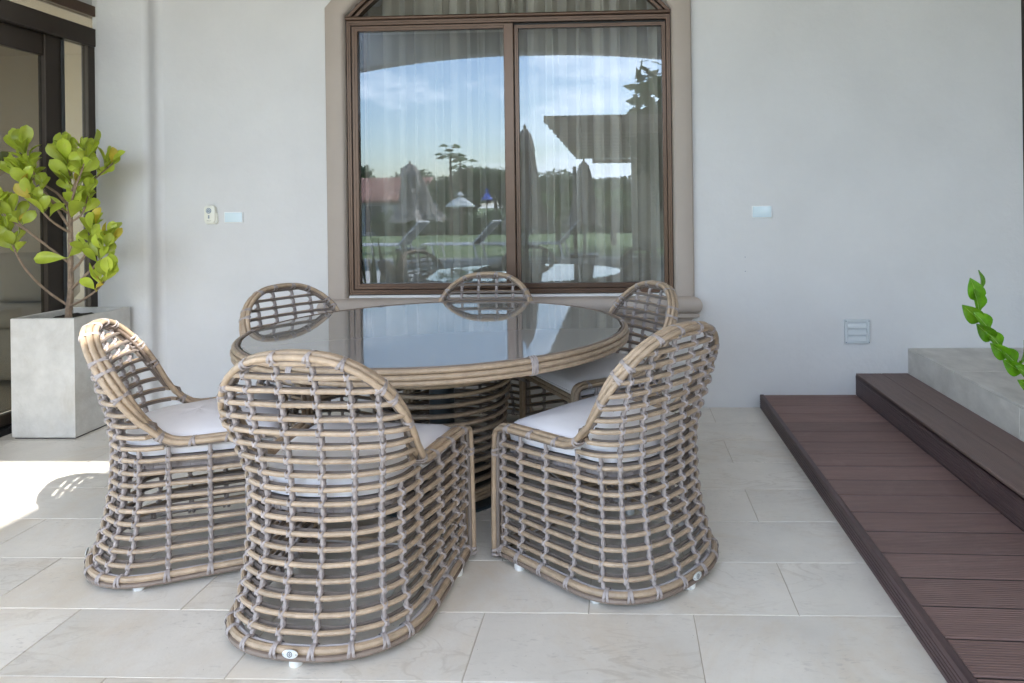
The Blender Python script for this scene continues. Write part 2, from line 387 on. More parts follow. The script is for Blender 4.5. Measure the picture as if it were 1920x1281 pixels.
# window: frame, arched head, sashes, panes
win = MB()
win.bbox(WX0, WX0 + .024, WY - .012, WY + .05, WZ0, 2.372, .002)
wframe = None
f = MB()
FX0, FX1, FZ0, FZ1 = WX0 + .003, WX1 - .003, WZ0 + .004, 2.408
def frame_rect(mb, x0, x1, z0, z1, wv, wb, wt, y0, y1, c=.0025):
    """mitred frame with chamfered inner and outer edges"""
    out = [(x0, z0), (x1, z0), (x1, z1), (x0, z1)]; inn = [(x0 + wv, z0 + wb), (x1 - wv, z0 + wb), (x1 - wv, z1 - wt), (x0 + wv, z1 - wt)]
    def lerp(k): return [(a[0] + (b[0] - a[0]) * k, a[1] + (b[1] - a[1]) * k) for a, b in zip(out, inn)]
    rows = [[(x, y1, z) for x, z in out], [(x, y0 + c, z) for x, z in out], [(x, y0, z) for x, z in lerp(.08)], [(x, y0, z) for x, z in lerp(.48)],
            [(x, y0 + .002, z) for x, z in lerp(.52)], [(x, y0 + .002, z) for x, z in lerp(.92)], [(x, y0 + c + .002, z) for x, z in inn], [(x, y1, z) for x, z in inn]]
    mb.quadstrip(rows, True)
frame_rect(f, FX0, FX1, FZ0, FZ1, .027, .030, .030, WY - .002, WY + .06)
wframe = hb(f, 'window_frame', M['bronze'], ang=25)
def wb(mb, name, m, **k): return mb.build(name, m, wframe, **k)
mb = MB(); mb.tube([(FX0, WY - .006, FZ1 + .013), (FX1, WY - .006, FZ1 + .013)], .0125, 12); mb.box(FX0, FX1, WY + .0, WY + .06, FZ1 + .001, FZ1 + .024); wb(mb, 'transom_bar', M['bronze'])
for (wd, r0, y0) in ((.020, RA - .004, WY + .004), (.018, RA - .034, WY + .014)):
    mb = MB(); rows = []
    for rr, yy in ((r0, y0 + .05), (r0, y0), (r0 - wd, y0), (r0 - wd, y0 + .05)):
        a0 = math.asin(min(1, (FZ1 + .025 - CZ) / rr))
        rows.append([(CXW + rr * math.cos(a0 + (math.pi - 2 * a0) * k / 40), yy, CZ + rr * math.sin(a0 + (math.pi - 2 * a0) * k / 40)) for k in range(41)])
    mb.quadstrip(rows); wb(mb, 'arch_frame', M['bronze'], ang=30)
mb = MB(); r0 = RA - .05; n = 24; a0 = math.asin((FZ1 + .01 - CZ) / r0)
pts = [(CXW + r0 * math.cos(a0 + (math.pi - 2 * a0) * k / n), CZ + r0 * math.sin(a0 + (math.pi - 2 * a0) * k / n)) for k in range(n + 1)]
b = len(mb.v); mb.v += [(x, WY + .04, z) for x, z in pts]; mb.f.append(tuple(range(n + 1))); wb(mb, 'arch_pane', M['glass'], smooth=False)
mb = MB(); frame_rect(mb, FX0 + .030, -.652, FZ0 + .032, FZ1 - .032, .036, .036, .032, WY + .006, WY + .04)
lsash = wb(mb, 'left_sash', M['bronze'], ang=25)
mb = MB(); mb.bbox(-.714, -.6535, WY + .002, WY + .045, FZ0 + .034, FZ1 - .034, .003); wb(mb, 'meeting_stile', M['bronze'], smooth=False)
mb = MB(); frame_rect(mb, -.650, FX1 - .028, FZ0 + .031, FZ1 - .042, .025, .030, .022, WY + .022, WY + .055)
wb(mb, 'right_sash', M['bronze'], ang=25)
mb = MB(); mb.box(-.66, FX1 - .03, WY + .03, WY + .05, FZ1 - .042, FZ1 - .028); wb(mb, 'frame_gasket', M['gasket'], smooth=False); mb = MB(); mb.box(FX0 + .026, FX0 + .0305, WY + .01, WY + .05, FZ0 + .03, FZ1 - .03); wb(mb, 'frame_gasket', M['gasket'], smooth=False)
mb = MB(); mb.box(FX0 + .060, -.710, WY + .030, WY + .0345, FZ0 + .060, FZ1 - .060); wb(mb, 'left_pane', M['glass'], smooth=False)
mb = MB(); mb.box(-.652, FX1 - .048, WY + .0405, WY + .045, FZ0 + .055, FZ1 - .058); wb(mb, 'right_pane', M['glass'], smooth=False)
mb = MB(); mb.quadstrip([[(FX0 + .085, WY + .06, FZ0 + .06), (-.70, WY + .06, FZ0 + .06)], [(FX0 + .085, WY + .06, FZ1 - .075), (-.70, WY + .06, FZ1 - .075)]]); wb(mb, 'insect_screen', M['screen'], smooth=False)
mb = MB(); mb.box(FX0 + .055, FX0 + .085, WY + .045, WY + .07, FZ0 + .05, FZ1 - .05); mb.box(FX0 + .06, -.70, WY + .045, WY + .07, FZ0 + .05, FZ0 + .062); wb(mb, 'screen_frame', M['gasket'], smooth=False)
# bedroom behind the window
mb = MB(); mb.box(-2.9, 2.2, WY + .26, WY + .27, -.05, .3)
rows = [[(-2.6, WY + .25, -.05), (2.2, WY + .25, -.05), (2.2, WY + .25, 3.4), (-2.6, WY + .25, 3.4)], [(-2.6, WY + 3.2, -.05), (2.2, WY + 3.2, -.05), (2.2, WY + 3.2, 3.4), (-2.6, WY + 3.2, 3.4)]]
b = mb.quadstrip(rows, True); mb.f = [f_ for f_ in mb.f if set(f_) != {b + 1, b + 2, b + 5, b + 6}]; mb.f.append((b + 4, b + 5, b + 6, b + 7)); hb(mb, 'bedroom', M['room_dark'], smooth=False)  # right side left open, out of view, so daylight brightens the curtain
# curtain
def curtain(x0, x1, y, seed, n, amp):
    rnd = random.Random(seed); ph = 0; xs_, ys = [], []
    for i in range(n + 1):
        u = i / n; ph += rnd.uniform(.12, .95); xs_.append(x0 + (x1 - x0) * u); ys.append(y + amp * math.sin(ph * 1.0) + amp * .3 * math.sin(ph * 2.3 + 1))
    mb = MB(); rows = []
    for j in range(9):
        z = .35 + (3.1 - .35) * j / 8; k = 1 + .12 * math.sin(j * 1.3)
        rows.append([(x + .004 * math.sin(j * .9 + i * .3), y + (yy - y) * k, z) for i, (x, yy) in enumerate(zip(xs_, ys))])
    mb.quadstrip(rows); return mb
o = curtain(-1.66, -.66, WY + .22, 5, 110, .050).build('curtain', M['curtain']); tag(o, 'sheer pale curtain hanging in folds behind the left pane of the arched window', 'curtain', 'curtains behind the window')
o = curtain(-.73, .36, WY + .20, 11, 120, .055).build('curtain', M['curtain']); tag(o, 'sheer pale curtain hanging in folds behind the right pane of the arched window', 'curtain', 'curtains behind the window')

# sliding door in the side wall, and the room behind it
DX = -3.48
door = MB(); door.bbox(DX - .05, DX + .02, .6, 4.9, 2.330, 2.450, .004)
dfr = hb(door, 'sliding_door', M['dark_bronze'], smooth=False)
def db(mb, name, m, **k): return mb.build(name, m, dfr, **k)
for y0, y1, xo in ((4.50, 4.60, 0), (4.19, 4.345, -.03), (2.2, 2.3, 0)):
    mb = MB(); mb.bbox(DX - .035 + xo, DX + .012 + xo, y0, y1, .02, 2.33, .003); db(mb, 'stile', M['dark_bronze'], smooth=False)
mb = MB(); mb.bbox(DX - .075, DX + .025, .6, 4.6, -.004, .035, .003); mb.box(DX - .02, DX - .006, .6, 4.6, .035, .05); db(mb, 'track', M['gasket'], smooth=False)
mb = MB(); mb.bbox(DX - .03, DX + .008, 2.3, 4.50, .05, .11, .003); db(mb, 'bottom_rail', M['dark_bronze'], smooth=False)
mb = MB(); mb.box(DX - .012, DX - .008, 4.30, 4.50, .11, 2.33); db(mb, 'pane', M['door_glass'], smooth=False)
mb = MB(); mb.box(DX - .046, DX - .042, 2.3, 4.19, .11, 2.33); db(mb, 'pane', M['door_glass_dark'], smooth=False)
mb = MB(); mb.bbox(DX - .06, DX - .03, 2.3, 4.19, 2.20, 2.329, .003); db(mb, 'top_rail', M['dark_bronze'], smooth=False)
mb = MB(); mb.bbox(DX - .05, DX + .02, .6, 4.9, 2.53, 2.60, .004); db(mb, 'transom_rail', M['bronze'], smooth=False)
mb = MB(); mb.box(DX - .012, DX - .008, .6, 4.9, 2.45, 2.53); db(mb, 'transom_pane', M['door_glass'], smooth=False)
mb = MB(); mb.box(DX - .06, DX, .6, 4.9, 2.60, CEIL); mb.box(DX - .06, DX, -.2, .6, -.05, CEIL); mb.box(DX, PX0 - .002, 4.56, 4.62, -.05, CEIL)
hb(mb, 'side_wall', M['wall'], smooth=False)
mb = MB()
rows = [[(DX - .07, y, -.01), (DX - .07, y, 2.95), (-8, y, 2.95), (-8, y, -.01)] for y in (-.2, 7.5)]
b = mb.quadstrip(rows, True); mb.f = [mb.f[1], mb.f[3]]; mb.f.append((b + 4, b + 5, b + 6, b + 7)); hb(mb, 'living_room', M['room'], smooth=False)  # outer side left open, out of view, to let sky light fill the room

mb = MB()
rows = [[(DX - .065, y, -.012), (DX - .065, y, 2.95), (-8, y, 2.95), (-8, y, -.012)] for y in (4.9, 7.5)]
mb.box(-3.55, -3.0, 4.9, 5.0, -.01, 2.95); hb(mb, 'living_room_return', M['room'], smooth=False)
s = empty('sofa', (-4.6, 5.3, 0), R_(0), 'cream sofa with a loose back cushion inside the sliding glass door', 'sofa')
mb = MB(); mb.bbox(-.5, .8, -.35, .45, .04, .40, .03); mb.build('sofa_base', M['sofa'], s, ang=60)
mb = MB(); mb.bbox(-.48, .78, -.36, .40, .41, .53, .04); mb.build('seat_cushion', M['sofa'], s, ang=60)
mb = MB(); mb.bbox(-.46, .2, .10, .34, .54, .92, .06); mb.build('back_cushion', M['sofa'], s, ang=60)
mb = MB(); mb.bbox(.82, .96, -.36, .45, .04, .62, .04); mb.build('armrest', M['sofa'], s, ang=60)
s.location = (-4.55, 5.25, 0)

# ceiling with an added opening shaped to throw the sun patch, and the arched beam at the open side
mb = MB(); SKX0, SKX1, SKY0, SKY1 = -.6, 1.04, -.5, .30
for x0, x1, y0, y1 in ((-3.6, SKX0, -1.6, 4.6), (SKX1, 4.2, -1.6, 4.6), (SKX0, SKX1, -1.6, SKY0), (SKX0, SKX1, SKY1, 4.6)):
    mb.box(x0, x1, y0, y1, CEIL, CEIL + .10)
hb(mb, 'patio_ceiling', M['ceiling'], smooth=False)
mb = MB()
ax = [-4.6 + 8.9 * i / 48 for i in range(49)]
def az(x): 
    u = (x + 1.25) / 4.2
    return 3.44 - .60 * abs(u) ** 2.2 if abs(u) <= 1 else -.1
ax = [-5.45 + 8.4 * i / 48 for i in range(49)]
for yy in (-1.34, -1.60): mb.quadstrip([[(x, yy, az(x)) for x in ax], [(x, yy, 4.6) for x in ax]])
mb.quadstrip([[(x, -1.34, az(x)) for x in ax], [(x, -1.60, az(x)) for x in ax]])
mb.box(4.2, 4.3, -1.6, 4.6, -.1, CEIL); mb.box(3.45, 4.3, -1.60, -1.34, -.1, CEIL); mb.box(-5.9, -5.45, -1.60, -1.34, -.1, 4.6); mb.box(2.95, 3.5, -1.60, -1.34, -.1, 4.6)  # right-hand end wall is added, out of view, to keep sun off the deck
hb(mb, 'arch_beam', M['wall'], smooth=False)
# right-hand end of the wall: dark door frame
mb = MB(); mb.bbox(2.422, 2.50, WY + .001, WY + .20, -.05, CEIL, .004); mb.box(2.50, 4.2, WY + .02, WY + .06, -.05, CEIL)
hb(mb, 'dark_door_frame', M['dark_bronze'], smooth=False)

# ------------------------------------------------------------------ deck steps and stone ledge
lower = empty('lower_deck_step', (.826, WY, 0), 0, 'low maroon composite deck step with boards laid crosswise beside the tiled floor', 'deck step')
LZ = .076; Y0 = WY - .002
edges = [Y0]; y = Y0 - .04 - .0
ys = [4.279] 
while ys[-1] > -.6: ys.append(ys[-1] - .1565)
def skew(y): 
    return -.045 * max(0, (3.5 - y) / 1.63) ** 1.0
prev = Y0
bx0, bx1 = .852, 1.4005
for y in ys:
    mb = MB(); a, b_ = prev - .0045, y + .0045
    sa, sb = skew(prev) * (bx1 - bx0), skew(y) * (bx1 - bx0)
    if prev == Y0: sa = 0
    n = max(1, int((a - b_) / .0105)); pr = []
    # grooved top profile along the board width
    pr.append((0, -.022)); pr.append((0, -.0015)); pr.append((.0015 / (a - b_), 0))
    for k in range(n):
        u0 = (k + .15) / n; u1 = (k + .5) / n; u2 = (k + .62) / n
        pr += [(max(.01, u0), 0), (u1, 0), (u2, -.0011), (min(.985, u2 + .3 / n), -.0011)]
    pr += [(1 - .0015 / (a - b_), 0), (1, -.0015), (1, -.022)]
    pr = [(u, z) for u, z in pr if 0 <= u <= 1]
    L = [(bx0, a + (b_ - a) * u, LZ + z) for u, z in pr]; Rr = [(bx1, a + sa + (b_ + sb - a - sa) * u, LZ + z) for u, z in pr]
    mb.quadstrip([L, Rr]); mb.f.append(tuple(range(len(L)))) 
    o = mb.build('plank', M['deck'], lower, smooth=False, loc=(-.826, -WY, random.uniform(-.0006, .0006)))
    prev = y
mb = MB(); mb.box(.856, 1.41, -.6, Y0 - .005, .01, LZ - .0030); o = mb.build('gap_shade', M['gasket'], lower, smooth=False, loc=(-.826, -WY, 0))  # black sheet raised into the plank gaps to stand in for their shade
mb = MB(); pr = [(.850, -.0), (.850, LZ + .001), (.8485, LZ + .003), (.829, LZ + .003), (.827, LZ + .001)]
for z in (.058, .044, .030, .017): pr += [(.826, z + .003), (.8285, z + .0015), (.8285, z - .0015), (.826, z - .003)]
pr += [(.826, .0005)]
mb.quadstrip([[(x, Y0, z) for x, z in pr], [(x, -.6, z) for x, z in pr]])
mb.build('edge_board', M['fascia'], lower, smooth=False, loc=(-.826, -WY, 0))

upper = empty('upper_deck_step', (1.402, WY, 0), 0, 'taller maroon deck step with two long boards against the stone ledge', 'deck step')
UZ = .205
for x0, x1 in ((1.405, 1.556), (1.560, 1.713)):
    mb = MB(); pr = [(x0, -.024), (x0, -.002), (x0 + .002, 0)]; n = int((x1 - x0) / .0085)
    for k in range(n):
        u = x0 + .004 + (x1 - x0 - .008) * (k + .1) / n; d = (x1 - x0) / n
        pr += [(u, 0), (u + d * .5, 0), (u + d * .6, -.0012), (u + d * .85, -.0012)]
    pr += [(x1 - .002, 0), (x1, -.002), (x1, -.024)]
    mb.quadstrip([[(x, Y0, UZ + z) for x, z in pr], [(x, -.6, UZ + z) for x, z in pr]]); mb.f.append(tuple(range(len(pr))))
    mb.build('plank', M['deck_long'], upper, smooth=False, loc=(-1.402, -WY, 0))
mb = MB(); pr = [(1.426, .07), (1.426, UZ - .026), (1.402, UZ - .024), (1.402, UZ - .012)]
for k in range(9): z = UZ - .018 - k * .0125; pr += [(1.402, z), (1.4035, z - .002), (1.4035, z - .0035), (1.402, z - .0055)]
pr += [(1.402, .078)]
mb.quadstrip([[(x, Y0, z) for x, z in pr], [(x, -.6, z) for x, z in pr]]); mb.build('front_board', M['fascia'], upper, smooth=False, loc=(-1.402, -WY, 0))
mb = MB(); mb.box(1.41, 1.714, -.6, Y0 - .004, .01, UZ - .026); mb.build('carcass', M['gasket'], upper, smooth=False, loc=(-1.402, -WY, 0))

ledge = empty('stone_ledge', (1.715, WY, 0), 0, 'raised grey stone platform above the deck steps at the right', 'platform')
mb = MB(); mb.box(1.722, 4.2, -.6, Y0, -.05, .348); mb.build('ledge_core', M['grout'], ledge, smooth=False, loc=(-1.715, -WY, 0))
y = Y0
k = 0
while y > -.6:
    h = .60; x = 1.716; kk = 0
    for wdt in (.62, .62, .62, .62):
        mb = MB(); mb.bbox(x + (.0 if kk else -.0), x + wdt - .004, max(-.6, y - h + .004), y, .345, .356, .002)
        mb.build('stone_tile', M['ledge'], ledge, smooth=False, loc=(-1.715, -WY, 0)); x += wdt; kk += 1
    mb = MB(); mb.bbox(1.715, 1.7225, max(-.6, y - 1.2 + .003), y, -.0, .3445, .0015)
    if k % 2 == 0: mb.build('facing_slab', M['ledge'], ledge, smooth=False, loc=(-1.715, -WY, 0))
    y -= h; k += 1

# ------------------------------------------------------------------ wall fittings
o = empty('remote_control', (-2.565, WY, 1.217), 0, 'cream fan remote control in its holder on the wall left of the window', 'remote control')
def rounded_slab(w, h, r, y0, y1, rb=.004, seg=6):
    mb = MB(); rows = []
    def ring(ins, y):
        pts = []
        for cx, cz, a0 in ((w / 2 - r, h / 2 - r, 0), (-w / 2 + r, h / 2 - r, 90), (-w / 2 + r, -h / 2 + r, 180), (w / 2 - r, -h / 2 + r, 270)):
            for k in range(seg + 1):
                a = R_(a0 + 90 * k / seg); rr = max(.0005, r - ins); pts.append((cx + rr * math.cos(a), y, cz + rr * math.sin(a)))
        return pts
    rows = [ring(0, y1), ring(0, y0 + rb), ring(rb * .3, y0 + rb * .3), ring(rb, y0)]
    b = mb.quadstrip(rows, True); n = len(rows[0]); mb.f.append(tuple(b + 3 * n + k for k in range(n))); return mb
rounded_slab(.070, .112, .022, -.030, -.008, .006).build('remote_body', M['cream'], o)
rounded_slab(.076, .075, .016, -.020, .0, .004).build('holder', M['cream'], o, loc=(.003, 0, -.024))
mb = MB(); n = 24; mb.lathe([(0.0001, 0), (.0165, 0), (.0175, -.001)], 24); mb.build('button_pad', M['keypad'], o, loc=(-.004, -.0312, .022), rot=(R_(90), 0, 0))
mb = MB()
for k in range(8):
    a = 2 * math.pi * k / 8; mb.box(.011 * math.cos(a) - .002, .011 * math.cos(a) + .002, -.001, .001, .011 * math.sin(a) - .002, .011 * math.sin(a) + .002)
mb.box(-.002, .002, -.001, .001, -.002, .002); mb.build('buttons', M['white_plastic'], o, loc=(-.004, -.0318, .022), smooth=False)
mb = MB(); mb.box(-.0045, .0045, -.001, .001, -.010, -.001); mb.box(-.0045, .0045, -.001, .001, .001, .010); mb.build('rocker', M['keypad'], o, loc=(-.003, -.0308, -.016), smooth=False)
mb = MB(); mb.tube([(-.014, 0, 0), (-.009, 0, .003), (-.006, 0, -.001), (-.001, 0, .002), (.003, 0, -.001), (.007, 0, .001), (.013, 0, .0)], .0009, 5)
mb.build('script_mark', M['ink'], o, loc=(-.002, -.0306, -.041))
for x0, x1, z0, z1, lab in ((-2.482, -2.364, 1.163, 1.230, 'pale blue glass switch plate beside the cream remote'), (.793, .912, 1.153, 1.226, 'pale blue glass switch plate alone on the wall right of the window')):
    o = empty('switch_plate', ((x0 + x1) / 2, WY, (z0 + z1) / 2), 0, lab, 'switch plate', 'switch plates on the wall')
    rounded_slab(x1 - x0, z1 - z0, .003, -.010, 0, .001, 3).build('plate_frame', M['white_plastic'], o)
    rounded_slab(x1 - x0 - .008, z1 - z0 - .008, .002, -.0125, -.010, .001, 3).build('glass_face', M['plate'], o)
o = empty('air_vent', (1.4115, WY, .460), 0, 'square plastic louvred air vent low on the wall above the deck', 'vent')
mb = MB(); frame_rect(mb, -.075, .075, -.072, .072, .020, .012, .016, -.018, 0); mb.build('vent_frame', M['vent'], o, ang=25)
for k in range(3):
    zt = .054 - k * .0385; mb = MB()
    pr = [(-.0145, zt - .0362), (-.0145, zt - .034), (-.012, zt - .015), (-.006, zt - .004), (-.004, zt)]
    mb.quadstrip([[(-.056, y, z) for y, z in pr], [(.056, y, z) for y, z in pr]]); mb.build('louvre', M['vent'], o)
mb = MB(); mb.box(-.056, .056, -.003, 0, -.06, .057); mb.build('vent_back', M['keypad'], o, smooth=False)
for sx, sz in ((-1, 1), (1, 1), (1, -1), (-1, -1)):
    mb = MB(); mb.lathe([(.0001, 0), (.003, 0), (.0035, .002)], 10); mb.build('screw', M['keypad'], o, loc=(sx * .068, -.0195, sz * .064), rot=(R_(90), 0, 0))

for z in (.915, .828):
    mb = MB(); mb.lathe([(.0001, 0), (.0022, 0), (.003, .0006)], 8); nh = mb.build('nail_hole', M['keypad'], house, rot=(R_(90), 0, 0)); nh.location = (.748, -.0012, z)

# ------------------------------------------------------------------ the wicker chair
NEXP = 2.35; ZJ = .455; YJ = -.055; FRONT = .305
def lerp_tab(tab, z):
    if z <= tab[0][0]: return tab[0][1]
    for (a, va), (b, vb) in zip(tab, tab[1:]):
        if z <= b: 
            u = (z - a) / (b - a); return va + (vb - va) * (u * u * (3 - 2 * u) * .3 + u * .7)
    return tab[-1][1]
REAR = [(.02, -.312), (.10, -.283), (.20, -.256), (.30, -.240), (.42, -.234), (.55, -.243), (.70, -.268), (.87, -.312)]
HALFW = [(.02, .295), (.10, .271), (.20, .254), (.30, .247), (.42, .248), (.50, .258), (.60, .278), (.87, .285)]
HTOP = .846
def hoop_x(z):
    if z <= .60: return lerp_tab(HALFW, z)
    u = min(1, (z - .60) / (HTOP - .60)); return .281 * (1 - u ** 2.25) ** (1 / 2.1)
def hoop_y(z): return YJ - (.305 + YJ + .0) * max(0, (z - ZJ) / (HTOP - ZJ)) ** 1.0 if z > ZJ else YJ
def yh(z): return YJ + (-.300 - YJ) * max(0, min(1, (z - ZJ) / (HTOP - ZJ)))
def rear_y_at(x, z):
    """y of the rear shell at lateral x and height z"""
    w_ = hoop_x(z) if z > ZJ else lerp_tab(HALFW, z); yb = min(lerp_tab(REAR, z), yh(z) - .002); y0 = yh(z)
    u = min(1, abs(x) / max(w_, 1e-4)); return y0 - (y0 - yb) * (1 - u ** NEXP) ** (1 / NEXP)
def section(z, inset=0, nrear=26, front=True):
    """plan curve at height z (right front -> rear -> left front), offset inwards by inset"""
    w_ = hoop_x(z) if z > ZJ else lerp_tab(HALFW, z); y0 = yh(z); yb = min(lerp_tab(REAR, z), y0 - .002); P = []
    if z <= ZJ and front:
        fw = .292 + (w_ - .292) * .5 if z < .2 else .288
        for k in range(6): u = k / 6; P.append((fw + (w_ - fw) * (u * u), FRONT + (y0 - FRONT) * u))
    for k in range(nrear + 1):
        th = math.pi * k / nrear; c, s_ = math.cos(th), math.sin(th)
        P.append((w_ * math.copysign(abs(c) ** (2 / NEXP), c), y0 - (y0 - yb) * abs(s_) ** (2 / NEXP)))
    if z <= ZJ and front:
        for k in range(6): u = (5 - k) / 6; P.append((-(fw + (w_ - fw) * (u * u)), FRONT + (y0 - FRONT) * u))
    if inset:
        Q = []; sg = 1 if inset > 0 else -1; inset = abs(inset)
        for i, p in enumerate(P):
            a, b = P[max(0, i - 1)], P[min(len(P) - 1, i + 1)]; tx, ty = b[0] - a[0], b[1] - a[1]; l = math.hypot(tx, ty) or 1
            # travelling front-right -> rear -> front-left the inside lies on the right-hand side
            Q.append((p[0] + (ty / l) * inset, p[1] + (-tx / l) * inset))
        # keep inward sense
        if abs(Q[len(Q) // 2][1]) > abs(P[len(P) // 2][1]): Q = [(2 * p[0] - q[0], 2 * p[1] - q[1]) for p, q in zip(P, Q)]
        P = Q if sg > 0 else [(2 * p[0] - q[0], 2 * p[1] - q[1]) for p, q in zip(P, Q)]
    return P
DZ = .0412; RAILZ = [.084 + k * DZ for k in range(19)]      # up to .823
RAILZ = [z for z in RAILZ if z < HTOP - .02]
def ribbon(mb, pts, nrm, wd=.0040, th=.0009):
    n = len(pts); rows = []
    for i in range(n):
        T = (pts[min(i + 1, n - 1)] - pts[max(i - 1, 0)]).normalized(); N = nrm[i]; N = (N - T * N.dot(T)); N = N.normalized() if N.length > 1e-6 else Vector((0, 1, 0)); W = T.cross(N)
        p = pts[i]; rows.append([p + W * wd - N * th, p + W * wd * .6 + N * th, p - W * wd * .6 + N * th, p - W * wd - N * th])
    mb.quadstrip(rows, True)
def binding_mesh(path_fn, z0, z1, rails):
    """two straps of opposite hand, crossing in front of every rail and round the stake between; path_fn(z)->(pos, outward)"""
    mb = MB()
    for sg in (-1, 1):
        P, N = [], []
        zs = rails[0] - DZ / 2; ze = rails[-1] + DZ / 2; nper = int(round((ze - zs) / DZ)); n = nper * 12
        for i in range(n + 1):
            z = zs + (ze - zs) * i / n
            ph = 2 * math.pi * (z - rails[0]) / DZ; c, s_ = math.cos(ph), math.sin(ph)
            z = min(max(z, z0), z1); pos, od = path_fn(z); lat = Vector((0, 0, 1)).cross(od).normalized()
            rr = .0188 * (c ** .42) if c > 0 else .0098 * c
            P.append(pos + lat * (.0085 * s_ * sg) + od * rr)
            N.append((od * (c if abs(c) > .15 else .15) + lat * (s_ * sg * .9)).normalized())
        ribbon(mb, P, N)
    return mb
def make_chair():
    root = empty('wicker_chair')
    for z in RAILZ:
        if z < ZJ - .01 or z > ZJ - .01:
            near = abs(z - ZJ) < .025
            P = section(z, 0, front=not near)
            if z > ZJ: P = section(z, 0)
            out_ = [(x * (1 + .009 / max(.05, math.hypot(x, y))), y, z) for x, y in P]
            # outer cane pushed outwards along the local normal
            Q = section(z, -.009 if True else 0, front=not near)
            R2 = []
            base = section(z, 0, front=not near); ins = section(z, .009, front=not near)
            for (bx, by), (ix, iy) in zip(base, ins): R2.append((2 * bx - ix, 2 * by - iy, z + .0006 * math.sin(bx * 40 + z * 90)))
            if z > ZJ:
                R2 = R2[1:-1]; e0, e1 = section(z, .003)[0], section(z, .003)[-1]
                R2 = [(e0[0] - .006, e0[1] - .004, z)] + R2 + [(e1[0] + .006, e1[1] - .004, z)]
            mb = MB(); mb.tube(R2, .0074, 8); mb.build('rail', M['cane'], root)
            if hoop_x(z) > .12 or z < ZJ:
                Pi = [(x, y, z + .001) for x, y in section(z, .0125, front=not near)]
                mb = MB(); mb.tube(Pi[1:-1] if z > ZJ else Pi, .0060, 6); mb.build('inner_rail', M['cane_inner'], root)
    # stakes with strap bindings
    def rear_path(xr):
        def fn(z):
            w_ = lerp_tab(HALFW, z); x = xr * min(1.0, w_ / .281)
            x = math.copysign(min(abs(x), hoop_x(z) * .999 if z > ZJ else w_), x) if xr else 0
            y = rear_y_at(x, z); e = .004; 
            xa, xb = x - e, x + e; wl = (hoop_x(z) if z > ZJ else w_) - 1e-4
            xa, xb = max(-wl, xa), min(wl, xb); ya, yb = rear_y_at(xa, z), rear_y_at(xb, z)
            od = Vector((yb - ya, -(xb - xa), 0)); 
            if od.length < 1e-7: od = Vector((x, y, 0))
            od.normalize()
            if od.dot(Vector((x, y - .05, 0))) < 0: od.negate()
            return Vector((x, y, z)), od
        return fn
    def side_path(sx, u):
        def fn(z):
            w_ = lerp_tab(HALFW, z); fw = .292 + (w_ - .292) * .5 if z < .2 else .288
            return Vector((sx * (fw + (w_ - fw) * u * u), FRONT + (YJ - FRONT) * u, z)), Vector((sx, 0, 0))
        return fn
    def top_for(xr):
        z = ZJ
        while z < HTOP - .004 and hoop_x(z) > abs(xr): z += .002
        return z
    cols = []
    for xr in (-.264, -.222, -.150, -.053, .053, .150, .222, .264): cols.append((rear_path(xr), top_for(xr) - .004))
    for sx in (-1, 1):
        cols.append((side_path(sx, .97), ZJ + .0)); cols.append((side_path(sx, .62), .455)); cols.append((side_path(sx, .30), .46)); cols.append((side_path(sx, .06), .45))
    for fn, zt in cols:
        n = 14; pts = [fn(.03 + (zt - .03) * k / n)[0] for k in range(n + 1)]
        mb = MB(); mb.tube(pts, .0068, 7); st = mb.build('stake', M['strap'], root)
        rails = [z for z in RAILZ if z < zt - .008]
        binding_mesh(fn, .035, zt, rails).build('binding', M['strap'], st)
    for dz, m, r in ((0, 'cane_rim', .0095), (.019, 'cane_rim', .0085)):
        mb = MB(); mb.tube([(x, FRONT + .004, .405 + dz) for x in (-.29, -.15, 0, .15, .29)], r, 8); mb.build('front_rim', M[m], root)
    # rim: post, arm, hoop in one sweep; four parallel canes
    def rim_center():
        C_ = []
        for z in (.035, .12, .22, .32, .40): C_.append((.297 if z < .3 else .293, FRONT + .006, z))
        for k in range(1, 6): a = R_(90 * k / 6); C_.append((.292, FRONT + .006 - .045 * (1 - math.cos(a)), .437 + .040 * math.sin(a)))
        for k in range(5): u = k / 4; C_.append((.288 - .028 * u, FRONT - .04 + (YJ + .075 - FRONT + .04) * u, .478 - .008 * u))
        C_ += [(.258, YJ + .045, .4685), (.258, YJ + .02, .474), (.260, YJ - .003, .489)]
        zz = [.52, .56, .60, .64, .68, .72, .755, .785, .81, .83, .842]
        for z in zz: C_.append((hoop_x(z - .01) + .0, yh(z), z))
        xs2 = [hoop_x(.842 - .01) * k / 6 for k in (4.5, 3, 1.5)]
        for x in xs2:
            z = HTOP + .003 - .010 * (x / hoop_x(.832)) ** 2; C_.append((x, yh(HTOP) + .0, z))
        return C_
    half = rim_center(); 
    # smooth the half path
    P = [Vector(p) for p in half]; full = P + [Vector((0, yh(HTOP), HTOP + .0035))] + [Vector((-p.x, p.y, p.z)) for p in reversed(P)]
    for _ in range(2):
        full = [full[0]] + [full[i] * .5 + (full[i - 1] + full[i + 1]) * .25 for i in range(1, len(full) - 1)] + [full[-1]]
    # binormal: in-surface directions; a = outwards in the rim plane, b = across
    n = len(full); A, B = [], []
    for i in range(n):
        T = (full[min(i + 1, n - 1)] - full[max(i - 1, 0)]).normalized(); p = full[i]
        if p.z < ZJ + .03: ref = Vector((math.copysign(1, p.x), 0, 0))
        else: 
            k = min(1, (p.z - ZJ - .03) / .25); ref = Vector((math.copysign(1, p.x) * (1 - k) * .8, -k, .55 * k)) if False else Vector((math.copysign(1, p.x) * (1 - .85 * k), -.95 * k, -.15 * k))
        b = (ref - T * ref.dot(T)).normalized(); B.append(b); A.append(T.cross(b).normalized())
